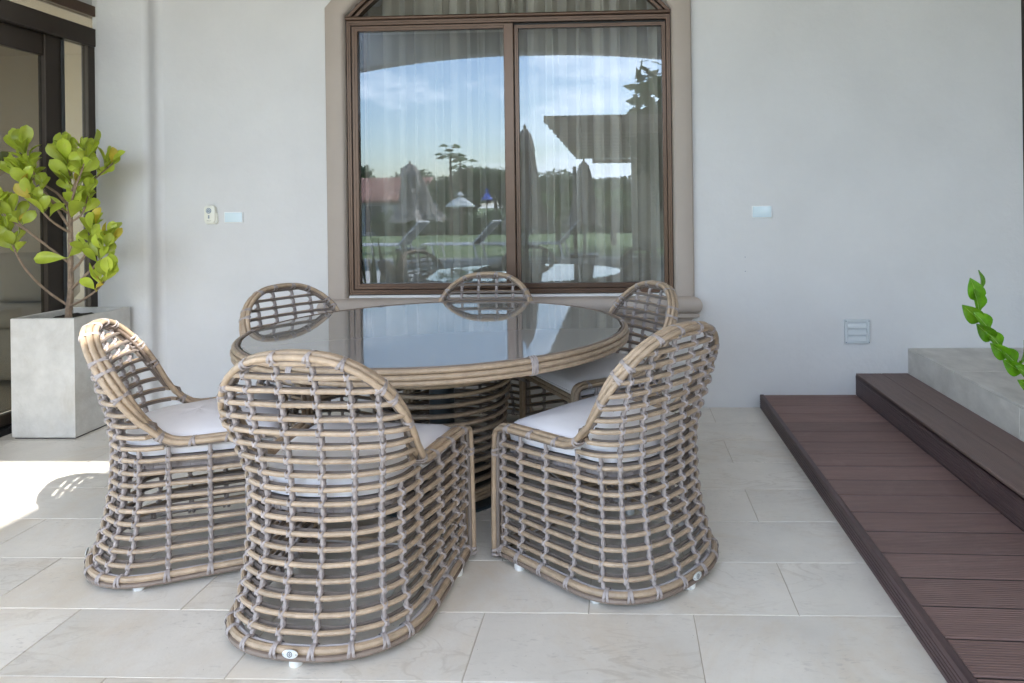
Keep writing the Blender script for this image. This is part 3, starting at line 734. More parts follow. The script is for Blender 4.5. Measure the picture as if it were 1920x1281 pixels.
    # A should point away from the opening (outwards/upwards)
    for i in range(n):
        p = full[i]; outw = Vector((p.x, 0, p.z - .6)) if p.z > .52 else (Vector((0, 1, 0)) if p.z < .42 else Vector((0, .3, 1)))
        if A[i].dot(outw) < 0: A[i] = -A[i]
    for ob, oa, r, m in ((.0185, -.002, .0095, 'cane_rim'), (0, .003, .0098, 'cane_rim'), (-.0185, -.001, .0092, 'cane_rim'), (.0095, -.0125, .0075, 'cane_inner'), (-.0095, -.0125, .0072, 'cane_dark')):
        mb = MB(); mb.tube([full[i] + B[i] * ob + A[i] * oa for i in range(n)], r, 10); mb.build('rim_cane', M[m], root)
    # ties round the rim
    def tie(i, wv=.0045, double=True):
        p, T = full[i], (full[min(i + 1, n - 1)] - full[max(i - 1, 0)]).normalized(); mb = MB()
        for off, tw in ((-.006, .005), (.006, -.005)) if double else ((0, 0),):
            pts, nr = [], []
            for k in range(17):
                a = 2 * math.pi * k / 16; c, s_ = math.cos(a), math.sin(a)
                pts.append(p + T * (off + tw * s_) + B[i] * (.0305 * c * (1 - .1 * abs(s_))) + A[i] * (.0155 * math.copysign(abs(s_) ** .6, s_) - .004)); nr.append((B[i] * c + A[i] * s_).normalized())
            ribbon(mb, pts, nr, wv, .0008)
        mb.build('tie', M['strap'], root)
    targets = []
    for sx in (-1, 1):
        for xr in (.053, .150, .222, .264): targets.append(('x', sx * xr))
    for i in range(n):
        pass
    used_i = set()
    for _, xr in targets:
        best = min((i for i in range(n) if full[i].z > .70), key=lambda i: abs(full[i].x - xr)); used_i.add(best)
    for sx in (-1, 1):
        for yy in (.24, .13, .02, -.055): used_i.add(min((i for i in range(n) if full[i].x * sx > 0 and .44 < full[i].z < .50), key=lambda i: abs(full[i].y - yy)))
        used_i.add(min((i for i in range(n) if full[i].x * sx > 0 and full[i].y > .28), key=lambda i: abs(full[i].z - .38)))
        used_i.add(min((i for i in range(n) if full[i].x * sx > 0 and full[i].y > .28), key=lambda i: abs(full[i].z - .07)))
        used_i.add(min((i for i in range(n) if full[i].x * sx > 0 and full[i].z > .5), key=lambda i: abs(full[i].z - .64)))
    for i in sorted(used_i): tie(i)
    # base ring: outer cane, lower brown cane, inner pale pipe
    def ring(z, ins, r, m, name):
        S = section(z, ins); pts = [(x, y, z) for x, y in S]
        f0, f1 = pts[0], pts[-1]
        c1 = [(f1[0] + .012, f1[1] + .010, z)]; c0 = [(f0[0] - .012, f0[1] + .010, z)]
        pts = pts + c1 + [(-.14, FRONT + .012, z), (0, FRONT + .012, z), (.14, FRONT + .012, z)] + c0
        mb = MB(); mb.tube(pts, r, 8, closed=True); return mb.build(name, M[m], root)
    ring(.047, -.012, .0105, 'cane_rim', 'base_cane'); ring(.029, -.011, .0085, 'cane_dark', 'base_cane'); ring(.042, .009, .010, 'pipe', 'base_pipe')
    # strap ties on the base ring
    for fn, zt in cols:
        p, od = fn(.04); lat = Vector((0, 0, 1)).cross(od); mb = MB()
        for off in (-.006, .006):
            pts, nr = [], []
            for k in range(13):
                a = 2 * math.pi * k / 12; pts.append(Vector((p.x, p.y, .040)) + lat * (off * (1 - .5 * math.sin(a))) + od * (.0240 * math.cos(a) + .002) + Vector((0, 0, .021 * math.sin(a)))); nr.append((od * math.cos(a) + Vector((0, 0, math.sin(a)))).normalized())
            ribbon(mb, pts, nr, .0045, .0008)
        mb.build('tie', M['strap'], root)
    # feet
    for x, y in ((0, -.302), (.262, -.13), (-.262, -.13), (.292, .20), (-.292, .20)):
        mb = MB(); mb.lathe([(.0001, .0005), (.0165, .0005), (.019, .004), (.0185, .027), (.0001, .027)], 18, (x, y, 0)); mb.build('foot', M['white_plastic'], root)
    # seat deck of woven strap
    S = section(.395, .034); S = S[3:-3]
    mb = MB(); b = 0; top = [(x, y, .408) for x, y in S]; bot = [(x, y, .372) for x, y in S]
    fr = [(-.255, FRONT - .03), (.255, FRONT - .03)]
    top += [(fr[0][0], fr[0][1], .408), (fr[1][0], fr[1][1], .408)]; bot += [(fr[0][0], fr[0][1], .372), (fr[1][0], fr[1][1], .372)]
    b = mb.quadstrip([bot, top], True); n2 = len(top); mb.f.append(tuple(b + n2 + k for k in range(n2))); mb.f.append(tuple(b + k for k in range(n2)))
    deck_ = mb.build('seat_deck', M['strap'], root, smooth=False)
    mb = MB(); i = 0
    loop = [Vector((x, y, 0)) for x, y, _ in top]; loop.append(loop[0]); 
    acc = 0; segp = []
    for a, b2 in zip(loop, loop[1:]):
        L_ = (b2 - a).length; d = 0
        while acc + (L_ - d) >= .014:
            step = .014 - acc; d += step; acc = 0; segp.append((a + (b2 - a) * (d / L_), (b2 - a).normalized()))
        acc += L_ - d
    for i, (p, t) in enumerate(segp):
        nrm = Vector((t.y, -t.x, 0)); 
        if nrm.dot(p) < 0: nrm = -nrm
        for r_ in range(3):
            if (i + r_) % 2: continue
            z0 = .374 + r_ * .0115; c_ = p + nrm * .0022
            q = [c_ - t * .0125 + Vector((0, 0, z0)), c_ + t * .0125 + Vector((0, 0, z0)), c_ + t * .0125 + Vector((0, 0, z0 + .0100)), c_ - t * .0125 + Vector((0, 0, z0 + .0100))]
            bb = len(mb.v); back = [v - nrm * .003 for v in q]; mb.v += [tuple(v) for v in q + back]; mb.f += [(bb, bb + 1, bb + 2, bb + 3), (bb, bb + 4, bb + 5, bb + 1), (bb + 3, bb + 2, bb + 6, bb + 7), (bb, bb + 3, bb + 7, bb + 4), (bb + 1, bb + 5, bb + 6, bb + 2)]
    o = mb.build('weave_strips', M['strap'], deck_, smooth=False); o['kind'] = 'stuff'
    # cushion
    S = section(.44, .026)[2:-2]; base = [Vector((x, y, 0)) for x, y in S]
    fx = .262; base = base + [Vector((-fx, FRONT - .025, 0)), Vector((-fx + .03, FRONT - .002, 0)), Vector((0, FRONT + .004, 0)), Vector((fx - .03, FRONT - .002, 0)), Vector((fx, FRONT - .025, 0))]
    cen = Vector((0, .02, 0)); mb = MB(); rows = []
    prof = [(.90, .409), (.965, .412), (.99, .420), (1.0, .434), (.995, .447), (.975, .458), (.93, .468), (.82, .479), (.62, .489), (.38, .495), (.15, .498), (.01, .498)]
    for k, z in prof: rows.append([cen + (p - cen) * k + Vector((0, 0, z + .012 * (k < .99) + (.0022 * math.sin(p.x * 31 + p.y * 17 + k * 9) if k < .99 else 0))) for p in base])
    mb.quadstrip(rows, True); cu = mb.build('cushion', M['cushion'], root, ang=70)
    mb = MB(); mb.tube([cen + (p - cen) * 1.002 + Vector((0, 0, .440)) for p in base], .0022, 5, closed=True); mb.build('piping', M['cushion'], cu)
    # oval badge on the rear of the base ring
    mb = MB(); rows = []
    for k, y in ((1.0, .0), (1.0, -.0016), (.93, -.0026), (.02, -.003)): rows.append([(.0225 * k * math.cos(a), y, .0115 * k * math.sin(a)) for a in [2 * math.pi * j / 28 for j in range(28)]])
    mb.quadstrip(rows, True); bd = mb.build('badge', M['badge_metal'], root, loc=(.0, -.3325, .048), rot=(R_(-6), 0, 0))
    mb = MB()
    for r0, r1 in ((.0052, .0078), (.0020, .0034)):
        rows = [[(r * math.cos(a), -.0033, r * math.sin(a)) for a in [2 * math.pi * j / 24 for j in range(24)]] for r in (r0, r1)]; mb.quadstrip(rows, True)
    mb.box(-.0009, .0009, -.0034, -.0032, -.0042, .0042)
    for sx in (-1, 1): mb.box(sx * .0185 - .0012, sx * .0185 + .0012, -.0034, -.0028, -.0012, .0012)
    mb.build('emblem', M['ink'], bd, smooth=False)
    return root
proto = make_chair()
GRP = 'wicker dining chairs round the table'
spots = [(-.879, 2.209, 85, 'wicker chair nearest the viewer, its rounded back turned to the viewer'),
         (-.022, 2.513, 139, 'wicker chair at the front right, beside the deck step, turned left towards the table'),
         (-1.597, 2.571, 25, 'wicker chair seen side-on at the left by the concrete planter, its back sunlit'),
         (-1.50, 3.45, -30, 'wicker chair behind the table at the left, its back against the plain wall'),
         (-.79, 3.85, 270, 'wicker chair behind the table in the middle, directly under the window'),
         (-.09, 3.42, 210, 'wicker chair behind the table at the right, below the right end of the sill')]
for i, (x, y, h, lab) in enumerate(spots):
    o = proto if i == 0 else copy_tree(proto)
    o.location = (x, y, 0); o.rotation_euler = (0, 0, R_(h - 90)); tag(o, lab, 'chair', GRP)

# ------------------------------------------------------------------ round table
TX, TY, TZ = -.81, 3.13, .714
tb = empty('round_table', (TX, TY, 0), 0, 'round wicker dining table with a smoked glass top, in the middle of the six chairs', 'table')
mb = MB(); mb.lathe([(.0001, TZ), (.797, TZ), (.800, TZ - .002), (.800, TZ - .008), (.0001, TZ - .008)], 128); mb.build('glass_top', M['tabletop'], tb, ang=30)
for r, z, rr, m in ((.812, TZ - .004, .0070, 'cane_dark'), (.823, TZ - .010, .0098, 'cane_rim'), (.828, TZ - .0295, .0100, 'cane_rim'), (.825, TZ - .049, .0098, 'cane_rim'), (.803, TZ - .052, .009, 'cane_dark')):
    mb = MB(); mb.tube([(r * math.cos(2 * math.pi * k / 128), r * math.sin(2 * math.pi * k / 128), z) for k in range(128)], rr, 10, closed=True); mb.build('rim_cane', M[m], tb)
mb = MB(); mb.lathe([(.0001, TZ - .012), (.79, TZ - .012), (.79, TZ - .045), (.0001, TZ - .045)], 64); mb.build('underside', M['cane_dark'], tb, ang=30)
for k in range(6):
    a = R_(-53 + 60 * k); mb = MB(); rad = Vector((math.cos(a), math.sin(a), 0)); tan = Vector((-math.sin(a), math.cos(a), 0))
    for j in range(3):
        pts, nr = [], []
        for q, zz in ((.818, .0015), (.828, .0065), (.842, .001), (.850, -.010), (.854, -.030), (.851, -.050), (.842, -.0605), (.82, -.062)): 
            pts.append(rad * (q - .015) + Vector((0, 0, TZ + zz)) + tan * ((j - 1) * .0095)); nr.append((rad * (1 if q > .83 else .2) + Vector((0, 0, 1 if zz > -.005 else (-1 if zz < -.055 else 0)))).normalized())
        ribbon(mb, pts, nr, .0047, .0009)
    mb.build('tie', M['strap'], tb)
drum_prof = [(.03, .268), (.15, .262), (.30, .272), (.45, .290), (.65, .325)]
def drum_r(z): return lerp_tab(drum_prof, z)
for k in range(15):
    z = .060 + .042 * k
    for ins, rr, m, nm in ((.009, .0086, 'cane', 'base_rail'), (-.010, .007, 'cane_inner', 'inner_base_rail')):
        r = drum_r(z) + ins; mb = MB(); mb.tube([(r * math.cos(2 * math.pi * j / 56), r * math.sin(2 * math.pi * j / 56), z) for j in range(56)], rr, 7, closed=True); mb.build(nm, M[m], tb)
for k in range(14):
    a = 2 * math.pi * k / 14 + .1; od = Vector((math.cos(a), math.sin(a), 0))
    fn = lambda z, od=od: (od * drum_r(z), od)
    mb = MB(); mb.tube([fn(.03 + .62 * j / 8)[0] for j in range(9)], .0082, 7); st = mb.build('stake', M['strap'], tb)
    zs = [.060 + .042 * j for j in range(15)]
    binding_mesh(fn, .04, .665, zs).build('binding', M['strap'], st)
for r, z, m in ((.283, .030, 'cane_rim'), (.283, .047, 'cane_rim')):
    mb = MB(); mb.tube([(r * math.cos(2 * math.pi * j / 56), r * math.sin(2 * math.pi * j / 56), z) for j in range(56)], .0095, 8, closed=True); mb.build('base_cane', M[m], tb)
mb = MB(); mb.lathe([(.0001, .0005), (.335, .0005), (.338, .003), (.338, .012), (.334, .016), (.0001, .018)], 80); mb.build('base_plate', M['table_steel'], tb, ang=30)
mb = MB(); mb.lathe([(.055, .018), (.055, .665)], 24); mb.build('column', M['table_steel'], tb)

# ------------------------------------------------------------------ planter with the round-leaved tree
pl_ = empty('planter', (-3.18, 3.988, 0), 0, 'tall square pale concrete planter in front of the glass door', 'planter')
W2, D2, H2 = .180, .222, .662
mb = MB(); rows = []
def rect(w, d, z): return [(-w, -d, z), (w, -d, z), (w, d, z), (-w, d, z)]
mb.quadstrip([rect(W2 - .006, D2 - .006, .006), rect(W2, D2, .014), rect(W2, D2, H2 - .003), rect(W2 - .003, D2 - .003, H2), rect(W2 - .022, D2 - .022, H2), rect(W2 - .025, D2 - .025, H2 - .003), rect(W2 - .025, D2 - .025, H2 - .08)], True)
mb.build('planter_shell', M['concrete'], pl_, smooth=False)
mb = MB(); mb.box(-W2 + .01, W2 - .01, -D2 + .01, D2 - .01, .0005, .01); mb.build('planter_foot', M['gasket'], pl_, smooth=False)
mb = MB(); n = 14; rows = [[(-(W2 - .026) + 2 * (W2 - .026) * i / n, -(D2 - .026) + 2 * (D2 - .026) * j / n, H2 - .035 + random.uniform(-.004, .006)) for i in range(n + 1)] for j in range(n + 1)]
mb.quadstrip(rows); mb.build('soil', M['soil'], pl_)

def leaf_mesh(name, m, L=.11, Wd=.066, fold=.010, curl=.012, n=9, obov=.66, stem=.010, pointed=False):
    mb = MB(); rows = []
    for i in range(n + 1):
        u = i / n
        w_ = Wd / 2 * (math.sin(math.pi * min(1, u / (2 * obov))) ** 1.15 if u < obov else (math.cos(math.pi / 2 * ((u - obov) / (1 - obov)) ** 1.3) if pointed else math.sqrt(max(0, 1 - ((u - obov) / (1 - obov)) ** 2)))) + .0008
        zc = curl * math.sin(u * math.pi) - curl * .6 * u
        y = stem + L * u
        rows.append([(-w_, y, zc + fold * (w_ / (Wd / 2))), (-w_ * .5, y, zc + fold * .35), (0, y, zc), (w_ * .5, y, zc + fold * .35), (w_, y, zc + fold * (w_ / (Wd / 2)))])
    mb.quadstrip(rows); mb.tube([(0, 0, 0), (0, stem + L * .2, .001)], .0018, 4)
    return mb.mesh(name, m, ang=80)
LV = [leaf_mesh('leaf', M['leaf'], L, W, f, c) for L, W, f, c in ((.128, .064, .012, .012), (.108, .060, .009, .020), (.138, .066, .014, .006), (.088, .052, .007, .010), (.100, .058, .004, .022))]
LVY = [leaf_mesh('leaf', M['leaf_yellow'], .12, .06, .01, .012), leaf_mesh('leaf', M['leaf_yellow'], .10, .045, .012, .02)]
rnd = random.Random(21)
def place_leaf(parent, me, pos, d, roll=0, s=1):
    d = d.normalized(); up = Vector((rnd.gauss(.25, .55), rnd.gauss(-.45, .65), rnd.gauss(.55, .4))); x = d.cross(up)
    if x.length < .05: x = Vector((1, 0, 0))
    x.normalize(); z = x.cross(d).normalized(); m4 = Matrix((x, d, z)).transposed().to_4x4() @ Matrix.Rotation(roll, 4, 'Y')
    o = bpy.data.objects.new('leaf', me); link(o, parent); o.matrix_local = Matrix.Translation(pos) @ m4 @ Matrix.Diagonal((s, s, s, 1)); return o
tree = empty('potted_tree', (-3.18, 3.95, H2 - .04), 0, 'small tree with round bright green leaves growing in the concrete planter', 'plant')
def P_(x, z, y=0): return Vector((x, y, z))
rnd = random.Random(21)
def branch(pts, r0, r1, name='branch'):
    # catmull subdivide
    Q = []
    for i in range(len(pts) - 1):
        p0, p1, p2, p3 = pts[max(0, i - 1)], pts[i], pts[i + 1], pts[min(len(pts) - 1, i + 2)]
        for k in range(5):
            t = k / 5; Q.append(.5 * ((2 * p1) + (p2 - p0) * t + (2 * p0 - 5 * p1 + 4 * p2 - p3) * t * t + (3 * p1 - p0 - 3 * p2 + p3) * t ** 3))
    Q.append(pts[-1]); n = len(Q); mb = MB()
    mb.tube(Q, [(r0 + (r1 - r0) * i / (n - 1)) * (1 + .10 * (i % 3 == 0)) for i in range(n)], 8); return mb.build(name, M['bark'], tree)
branch([P_(0, -.02), P_(.003, .05), P_(.015, .15), P_(.018, .33), P_(.02, .55), P_(.015, .74), P_(.02, .86)], .019, .008, 'trunk')
tips = []   # (branch points, leaf clusters)
T_ = lambda u: P_(.0 + .03 * u + .012 * math.sin(u * 5), u)
B_ = [
 [T_(.08), P_(-.10, .19, -.05), P_(-.20, .33, -.08), P_(-.275, .53, -.10)],
 [T_(.32), P_(-.10, .44, -.04), P_(-.19, .54, -.08), P_(-.30, .66, -.08)],
 [P_(-.14, .48, -.05), P_(-.25, .60, -.12), P_(-.35, .73, -.15)],
 [T_(.52), P_(-.03, .66, -.05), P_(-.12, .80, -.06), P_(-.21, .99, -.06)],
 [T_(.64), P_(-.10, .74, .04), P_(-.24, .82, .02), P_(-.34, .86, -.02)],
 [T_(.78), P_(.05, .86, -.04), P_(.035, .96, -.06)],
 [T_(.60), P_(.08, .72, -.05), P_(.14, .82, -.08), P_(.21, .95, -.10)],
 [T_(.70), P_(.07, .80, -.02), P_(.10, .88, -.03)],
 [T_(.28), P_(.11, .34, -.04), P_(.18, .44, -.06), P_(.215, .53, -.07)],
 [T_(.17), P_(.13, .25, -.05), P_(.25, .35, -.08), P_(.325, .47, -.09)],
 [T_(.08), P_(.12, .12, -.05), P_(.24, .19, -.08), P_(.325, .28, -.10)],
 [T_(.50), P_(.0, .58, -.12), P_(-.09, .72, -.16)],
 [T_(.60), P_(-.06, .72, -.08), P_(-.19, .84, -.12)],
 [T_(.56), P_(.08, .62, .02), P_(.13, .74, .0)],
 [T_(.72), P_(.12, .80, .04), P_(.26, .90, .02)],
]
for k, b in enumerate(B_):
    branch(b, .0075 if k not in (2, 12, 13, 14) else .005, .004)
    tip = b[-1]; d = (b[-1] - b[-2]).normalized()
    nl = 20 if k in (3, 5, 6, 9, 1, 4) else 15
    for j in range(nl):
        a = j * 2.4 + k; spread = .30 + 1.15 * (j / nl) ** .8
        side = Vector((math.cos(a), math.sin(a) * .8 - .15, .15)); dd = (d * math.cos(spread) + side * math.sin(spread) + Vector((0, 0, .60))).normalized()
        pos = tip - d * (.17 * (j / nl) ** 1.3) + side * .004
        me = LV[rnd.randrange(5)] if not (rnd.random() < .06 or (k == 1 and j in (6, 9))) else LVY[rnd.randrange(2)]
        place_leaf(tree, me, pos, dd, rnd.uniform(-.35, .35), rnd.uniform(.70, 1.02))
for x, z, y, dx, dz in ((.02, .36, -.02, -.12, .0), (.02, .36, -.02, .1, .09), (.02, .62, 0, -.1, .06), (.02, .58, 0, .08, .08), (.02, .76, 0, -.05, .1), (.02, .7, -.02, .1, .02)):
    place_leaf(tree, LV[2], P_(x, z, y), Vector((dx, -.05, dz)), rnd.uniform(-1.2, 1.2), 1.1)

# glossy stem plant in a pot on the ledge at the right
zz = empty('stem_plant', (1.93, 1.95, .356), 0, 'arching stem of glossy overlapping green leaves leaning in over the stone ledge at the right', 'plant')
mb = MB(); mb.lathe([(.0001, 0), (.10, 0), (.12, .02), (.14, .20), (.13, .205), (.12, .18), (.0001, .175)], 32); mb.build('pot', M['pot'], zz)
zl = leaf_mesh('leaf', M['leaf_zz'], .086, .050, .015, .006, n=9, obov=.42, stem=.003, pointed=True)
rib_m = MB(); rib_m.tube([(0, 0, .0005), (0, .03, .0045), (0, .06, .003), (0, .086, -.0025)], [.0013, .0011, .0008, .0004], 5); rib_me = rib_m.mesh('midrib', M['leaf_rib'])
zs_ = [Vector(p) for p in ((0, 0, .17), (-.06, .0, .25), (-.30, .0, .24), (-.50, .0, .235), (-.60, 0, .282), (-.665, 0, .345), (-.707, 0, .394), (-.735, 0, .430), (-.767, 0, .478), (-.792, 0, .515), (-.790, 0, .560), (-.786, 0, .600))]
zs_ = [p + Vector((-.004, 0, 0)) for p in zs_]
mb = MB(); mb.tube(zs_, [.007] * 3 + [.006] * 3 + [.0045] * 4 + [.003] * 2, 8); mb.build('stem', M['leaf_rib'], zz)
def path_at(P, s):
    L = [(b - a).length for a, b in zip(P, P[1:])]
    for i, l in enumerate(L):
        if s <= l: return P[i] + (P[i + 1] - P[i]) * (s / l), (P[i + 1] - P[i]).normalized()
        s -= l
    return P[-1], (P[-1] - P[-2]).normalized()
tot = sum((b - a).length for a, b in zip(zs_, zs_[1:])); s0 = .30; k = 0
while s0 < tot - .03:
    p, t = path_at(zs_, s0); sd = 1 if k % 2 else -1
    face = Vector((0, -1, 0)); lat = t.cross(face).normalized()
    d = (t * .72 + Vector((-.42, 0, .18)) + lat * sd * .10 + face * .25).normalized()
    # leaf blade turned to face the viewer side of the stem
    x = d.cross(face).normalized(); z = x.cross(d).normalized()
    m4 = Matrix((x, d, z)).transposed().to_4x4() @ Matrix.Rotation(.30 * sd, 4, 'Y')
    o = bpy.data.objects.new('leaf', zl); link(o, zz); o.matrix_local = Matrix.Translation(p + face * .004 * (k % 3)) @ m4 @ Matrix.Scale(.92 + .16 * rnd.random(), 4)
    o2 = bpy.data.objects.new('midrib', rib_me); link(o2, o)
    s0 += .035; k += 1
for p, d, s in ((zs_[-1] - Vector((0, 0, .008)), Vector((-.02, -.02, 1)), .8), (Vector((-.665, .01, .348)), Vector((.30, .05, 1)), .98)):
    x = d.normalized().cross(Vector((.9, -.6, 0))).normalized(); dd = d.normalized(); z = x.cross(dd).normalized()
    o = bpy.data.objects.new('leaf', zl); link(o, zz); o.matrix_local = Matrix.Translation(p) @ Matrix((x, dd, z)).transposed().to_4x4() @ Matrix.Scale(s, 4)
zz.location = (1.948, 2.35, .356)

# ------------------------------------------------------------------ garden behind the viewer (seen mirrored in the panes)
def closed_parasol(x, y, h, wd, flare, label, lean=0):
    t = empty('closed_parasol', (x, y, 0), 0, label, 'parasol', 'closed parasols by the pool')
    mb = MB(); mb.tube([(0, 0, 0), (0, 0, h + .03)], .028, 10); mb.build('pole', M['pole'], t)
    mb = MB(); rows = []; n = 40; zb = h * .34
    for j in range(15):
        u = j / 14; z = h - (h - zb) * u; r = wd * (.10 + .62 * u ** .55 + flare * max(0, u - .75) * 2)
        rows.append([(r * (1 + .28 * math.cos(8 * a + u * 2)) * math.cos(a) + lean * u, r * (1 + .28 * math.cos(8 * a + u * 2)) * math.sin(a), z + .04 * math.cos(8 * a) * u) for a in [2 * math.pi * k / n for k in range(n)]])
    mb.quadstrip(rows, True); mb.build('canopy', M['umbrella'], t)
    mb = MB(); rows = []
    for r, z in ((.03, h + .02), (wd * .28, h - .08), (wd * .45, h - .36)): rows.append([(r * (1 + .15 * math.cos(8 * a)) * math.cos(a), r * (1 + .15 * math.cos(8 * a)) * math.sin(a), z) for a in [2 * math.pi * k / n for k in range(n)]])
    mb.quadstrip(rows, True); mb.build('vent_cap', M['umbrella'], t)
    mb = MB(); mb.lathe([(.001, h + .10), (.02, h + .08), (.03, h + .03), (.001, h + .02)], 12); mb.build('finial', M['pole'], t)
    mb = MB(); mb.box(-.35, .35, -.35, .35, 0, .07); mb.build('base', M['pole'], t, smooth=False)
    mb = MB(); mb.tube([(-.22 if wd > .3 else -.12, 0, 0), (-.22 if wd > .3 else -.12, 0, h - .1)], .045, 8); mb.build('side_mast', M['pole'], t)
closed_parasol(-6.0, -11.2, 2.45, .62, .9, 'closed taupe parasol mirrored in the left pane, in front of the tiled cottage', .25)
closed_parasol(-1.62, -3.2, 2.52, .34, .5, 'large closed taupe parasol mirrored beside the meeting stile of the window')
closed_parasol(-.88, -8.0, 2.24, .38, .4, 'closed taupe parasol mirrored under the slatted roof in the right pane')
pg = empty('pergola', (2.0, -7, 0), 0, 'slatted flat roof on a broad pier, mirrored in the right pane', 'pergola')
for k in range(24):
    y = -2.3 - 9.0 * k / 23 + 7; mb = MB(); mb.box(-3.18 - .003 * k, 3, y - .17, y + .17, 2.52 + .03 * (k % 2), 2.62 + .03 * (k % 2)); mb.build('slat', M['pergola'], pg, smooth=False)
mb = MB(); mb.box(-1.7, -.8, -4.9, -4.4, -.1, 2.51); mb.box(1.4, 3, 2.0, 4.5, -.1, 2.51); mb.build('pier', M['pergola'], pg, smooth=False)
mb = MB(); mb.box(-2.8, 3, -4.3, -4.1, 2.40, 2.515); mb.box(-2.8, 3, 4.3, 4.5, 2.40, 2.515); mb.build('beam', M['pergola'], pg, smooth=False)
def lounger(x, y, rz, lab):
    t = empty('sun_lounger', (x, y, 0), rz, lab, 'sun lounger', 'sun loungers across the pool')
    mb = MB()
    for s in (-1, 1): mb.tube([(-.95, s * .3, .34), (.35, s * .3, .34)], .022, 6); mb.tube([(.30, s * .3, .34), (.82, s * .3, .88)], .02, 6)
    mb.tube([(-.95, -.3, .34), (-.95, .3, .34)], .02, 6); mb.tube([(.82, -.3, .88), (.82, .3, .88)], .02, 6); mb.build('frame', M['white_metal'], t)
    mb = MB(); mb.box(-.93, .32, -.28, .28, .335, .35); mb.build('seat', M['sling'], t, smooth=False)
    mb = MB(); mb.quadstrip([[(.32, -.28, .35), (.32, .28, .35)], [(.81, -.28, .86), (.81, .28, .86)]]); mb.build('backrest', M['sling'], t)
    for sx, sy in ((-.7, -1), (-.7, 1), (.35, -1), (.35, 1)):
        mb = MB(); mb.tube([(sx, sy * .3, .34), (sx + .08, sy * .3, .0)], .022, 6); mb.build('leg', M['white_metal'], t)
for x, lab in ((-5.5, 'white sun lounger mirrored at the left edge of the left pane'), (-3.75, 'white sun lounger mirrored near the middle of the left pane'), (-2.75, 'white sun lounger mirrored beside the meeting stile'), (-1.75, 'white sun lounger mirrored behind the large closed parasol')): lounger(x, -8.0, R_(8), lab)
def open_parasol(x, y, z0, h, r, m, lab):
    t = empty('open_parasol', (x, y, z0), 0, lab, 'parasol')
    mb = MB(); mb.tube([(0, 0, 0), (0, 0, h)], .03, 8); mb.build('pole', M['pole'], t)
    mb = MB(); n = 8; rows = [[(rr * math.cos(2 * math.pi * k / n), rr * math.sin(2 * math.pi * k / n), z) for k in range(n)] for rr, z in ((.02, h + .03), (r * .5, h - .12), (r, h - .36), (r, h - .42))]
    mb.quadstrip(rows, True); mb.build('canopy', m, t, smooth=False)
    mb = MB(); rows = [[(rr * math.cos(2 * math.pi * k / n), rr * math.sin(2 * math.pi * k / n), z) for k in range(n)] for rr, z in ((.01, h + .22), (r * .3, h + .06))]; mb.quadstrip(rows, True); mb.build('vent_cap', m, t, smooth=False)
open_parasol(-6.7, -20.5, 0, 1.62, .62, M['umbrella_white'], 'small open white parasol mirrored on the lawn in the left pane')
open_parasol(-7.2, -29, -.35, 2.3, .30, M['umbrella_blue'], 'small open blue parasol mirrored in front of the dark trees')
ct = empty('cottage', (-15, -34, -.6), 0, 'white cottage with a terracotta tiled roof, mirrored at the left of the window', 'house')
mb = MB(); mb.box(-6, 2.6, -3, 0, 0, 2.15); mb.build('wall', M['house_wall'], ct, smooth=False)
rf = MB(); rf.box(-6.3, 3.0, -3.3, .35, 2.1, 2.2); rf = rf.build('roof', M['roof_tile'], ct, smooth=False)
tme = MB(); rows = [[(.12 * math.cos(R_(180 * k / 6)), yy, zz + .05 * math.sin(R_(180 * k / 6))) for k in range(7)] for yy, zz in ((0, 0), (-.42, .27))]; tme.quadstrip(rows); tme = tme.mesh('roof_tile', M['roof_tile'])
for i in range(36):
    for j in range(6): mobj('roof_tile', tme, rf, (-6.2 + .26 * i, .38 - .40 * j, 2.2 + .24 * j))
mb = MB(); mb.quadstrip([[(-6.3, .3, 2.18), (3, .3, 2.18)], [(-6.3, -1.7, 3.5), (3, -1.7, 3.5)], [(-6.3, -3.4, 2.18), (3, -3.4, 2.18)]]); mb.build('ridge', M['roof_tile'], ct, smooth=False)
for x in (-4.6, -2.6, -.6): 
    mb = MB(); mb.box(x, x + 1.0, .001, .05, .3, 1.9); wn = mb.build('window', M['win_dark'], ct, smooth=False)
    mb = MB(); frame_rect(mb, x - .06, x + 1.06, .25, 1.95, .07, .07, .07, -.09, -.0); mb.build('frame', M['white_metal'], wn, rot=(0, 0, 0), loc=(0, .12, 0))
cb = empty('timber_cabin', (-11.6, -31, -.5), 0, 'pale boarded cabin mirrored under the left closed parasol', 'shed')
for k in range(9): mb = MB(); mb.box(-1.1, 1.0, 0, .04, .05 + .2 * k, .24 + .2 * k); mb.build('board', M['timber'], cb, smooth=False)
mb = MB(); mb.box(-1.1, 1.0, -2, -.005, 0, 1.9); mb.build('cabin_body', M['house_wall'], cb, smooth=False)
mb = MB(); mb.box(-.5, .2, .045, .07, .6, 1.35); mb.build('window', M['win_dark'], cb, smooth=False)
def leaf_cloud(blobs, n, s, rnd):
    mb = MB(); tot_ = sum(b[3] ** 2 for b in blobs)
    for bx, by, bz, br, bh in blobs:
        for _ in range(int(n * br * br / tot_)):
            d = Vector((rnd.gauss(0, 1), rnd.gauss(0, 1), rnd.gauss(0, 1))).normalized(); r = rnd.uniform(.55, 1.04)
            c = Vector((bx + d.x * br * r, by + d.y * br * r, bz + d.z * bh * r)); a = Vector((rnd.uniform(-1, 1), rnd.uniform(-1, 1), rnd.uniform(-.5, .5))).normalized(); b = a.cross(d + Vector((.1, .2, .3))).normalized(); q = s * rnd.uniform(.6, 1.3); k = len(mb.v)
            mb.v += [tuple(c - a * q), tuple(c + b * q * .5), tuple(c + a * q), tuple(c - b * q * .5)]; mb.f.append((k, k + 1, k + 2, k + 3))
    return mb
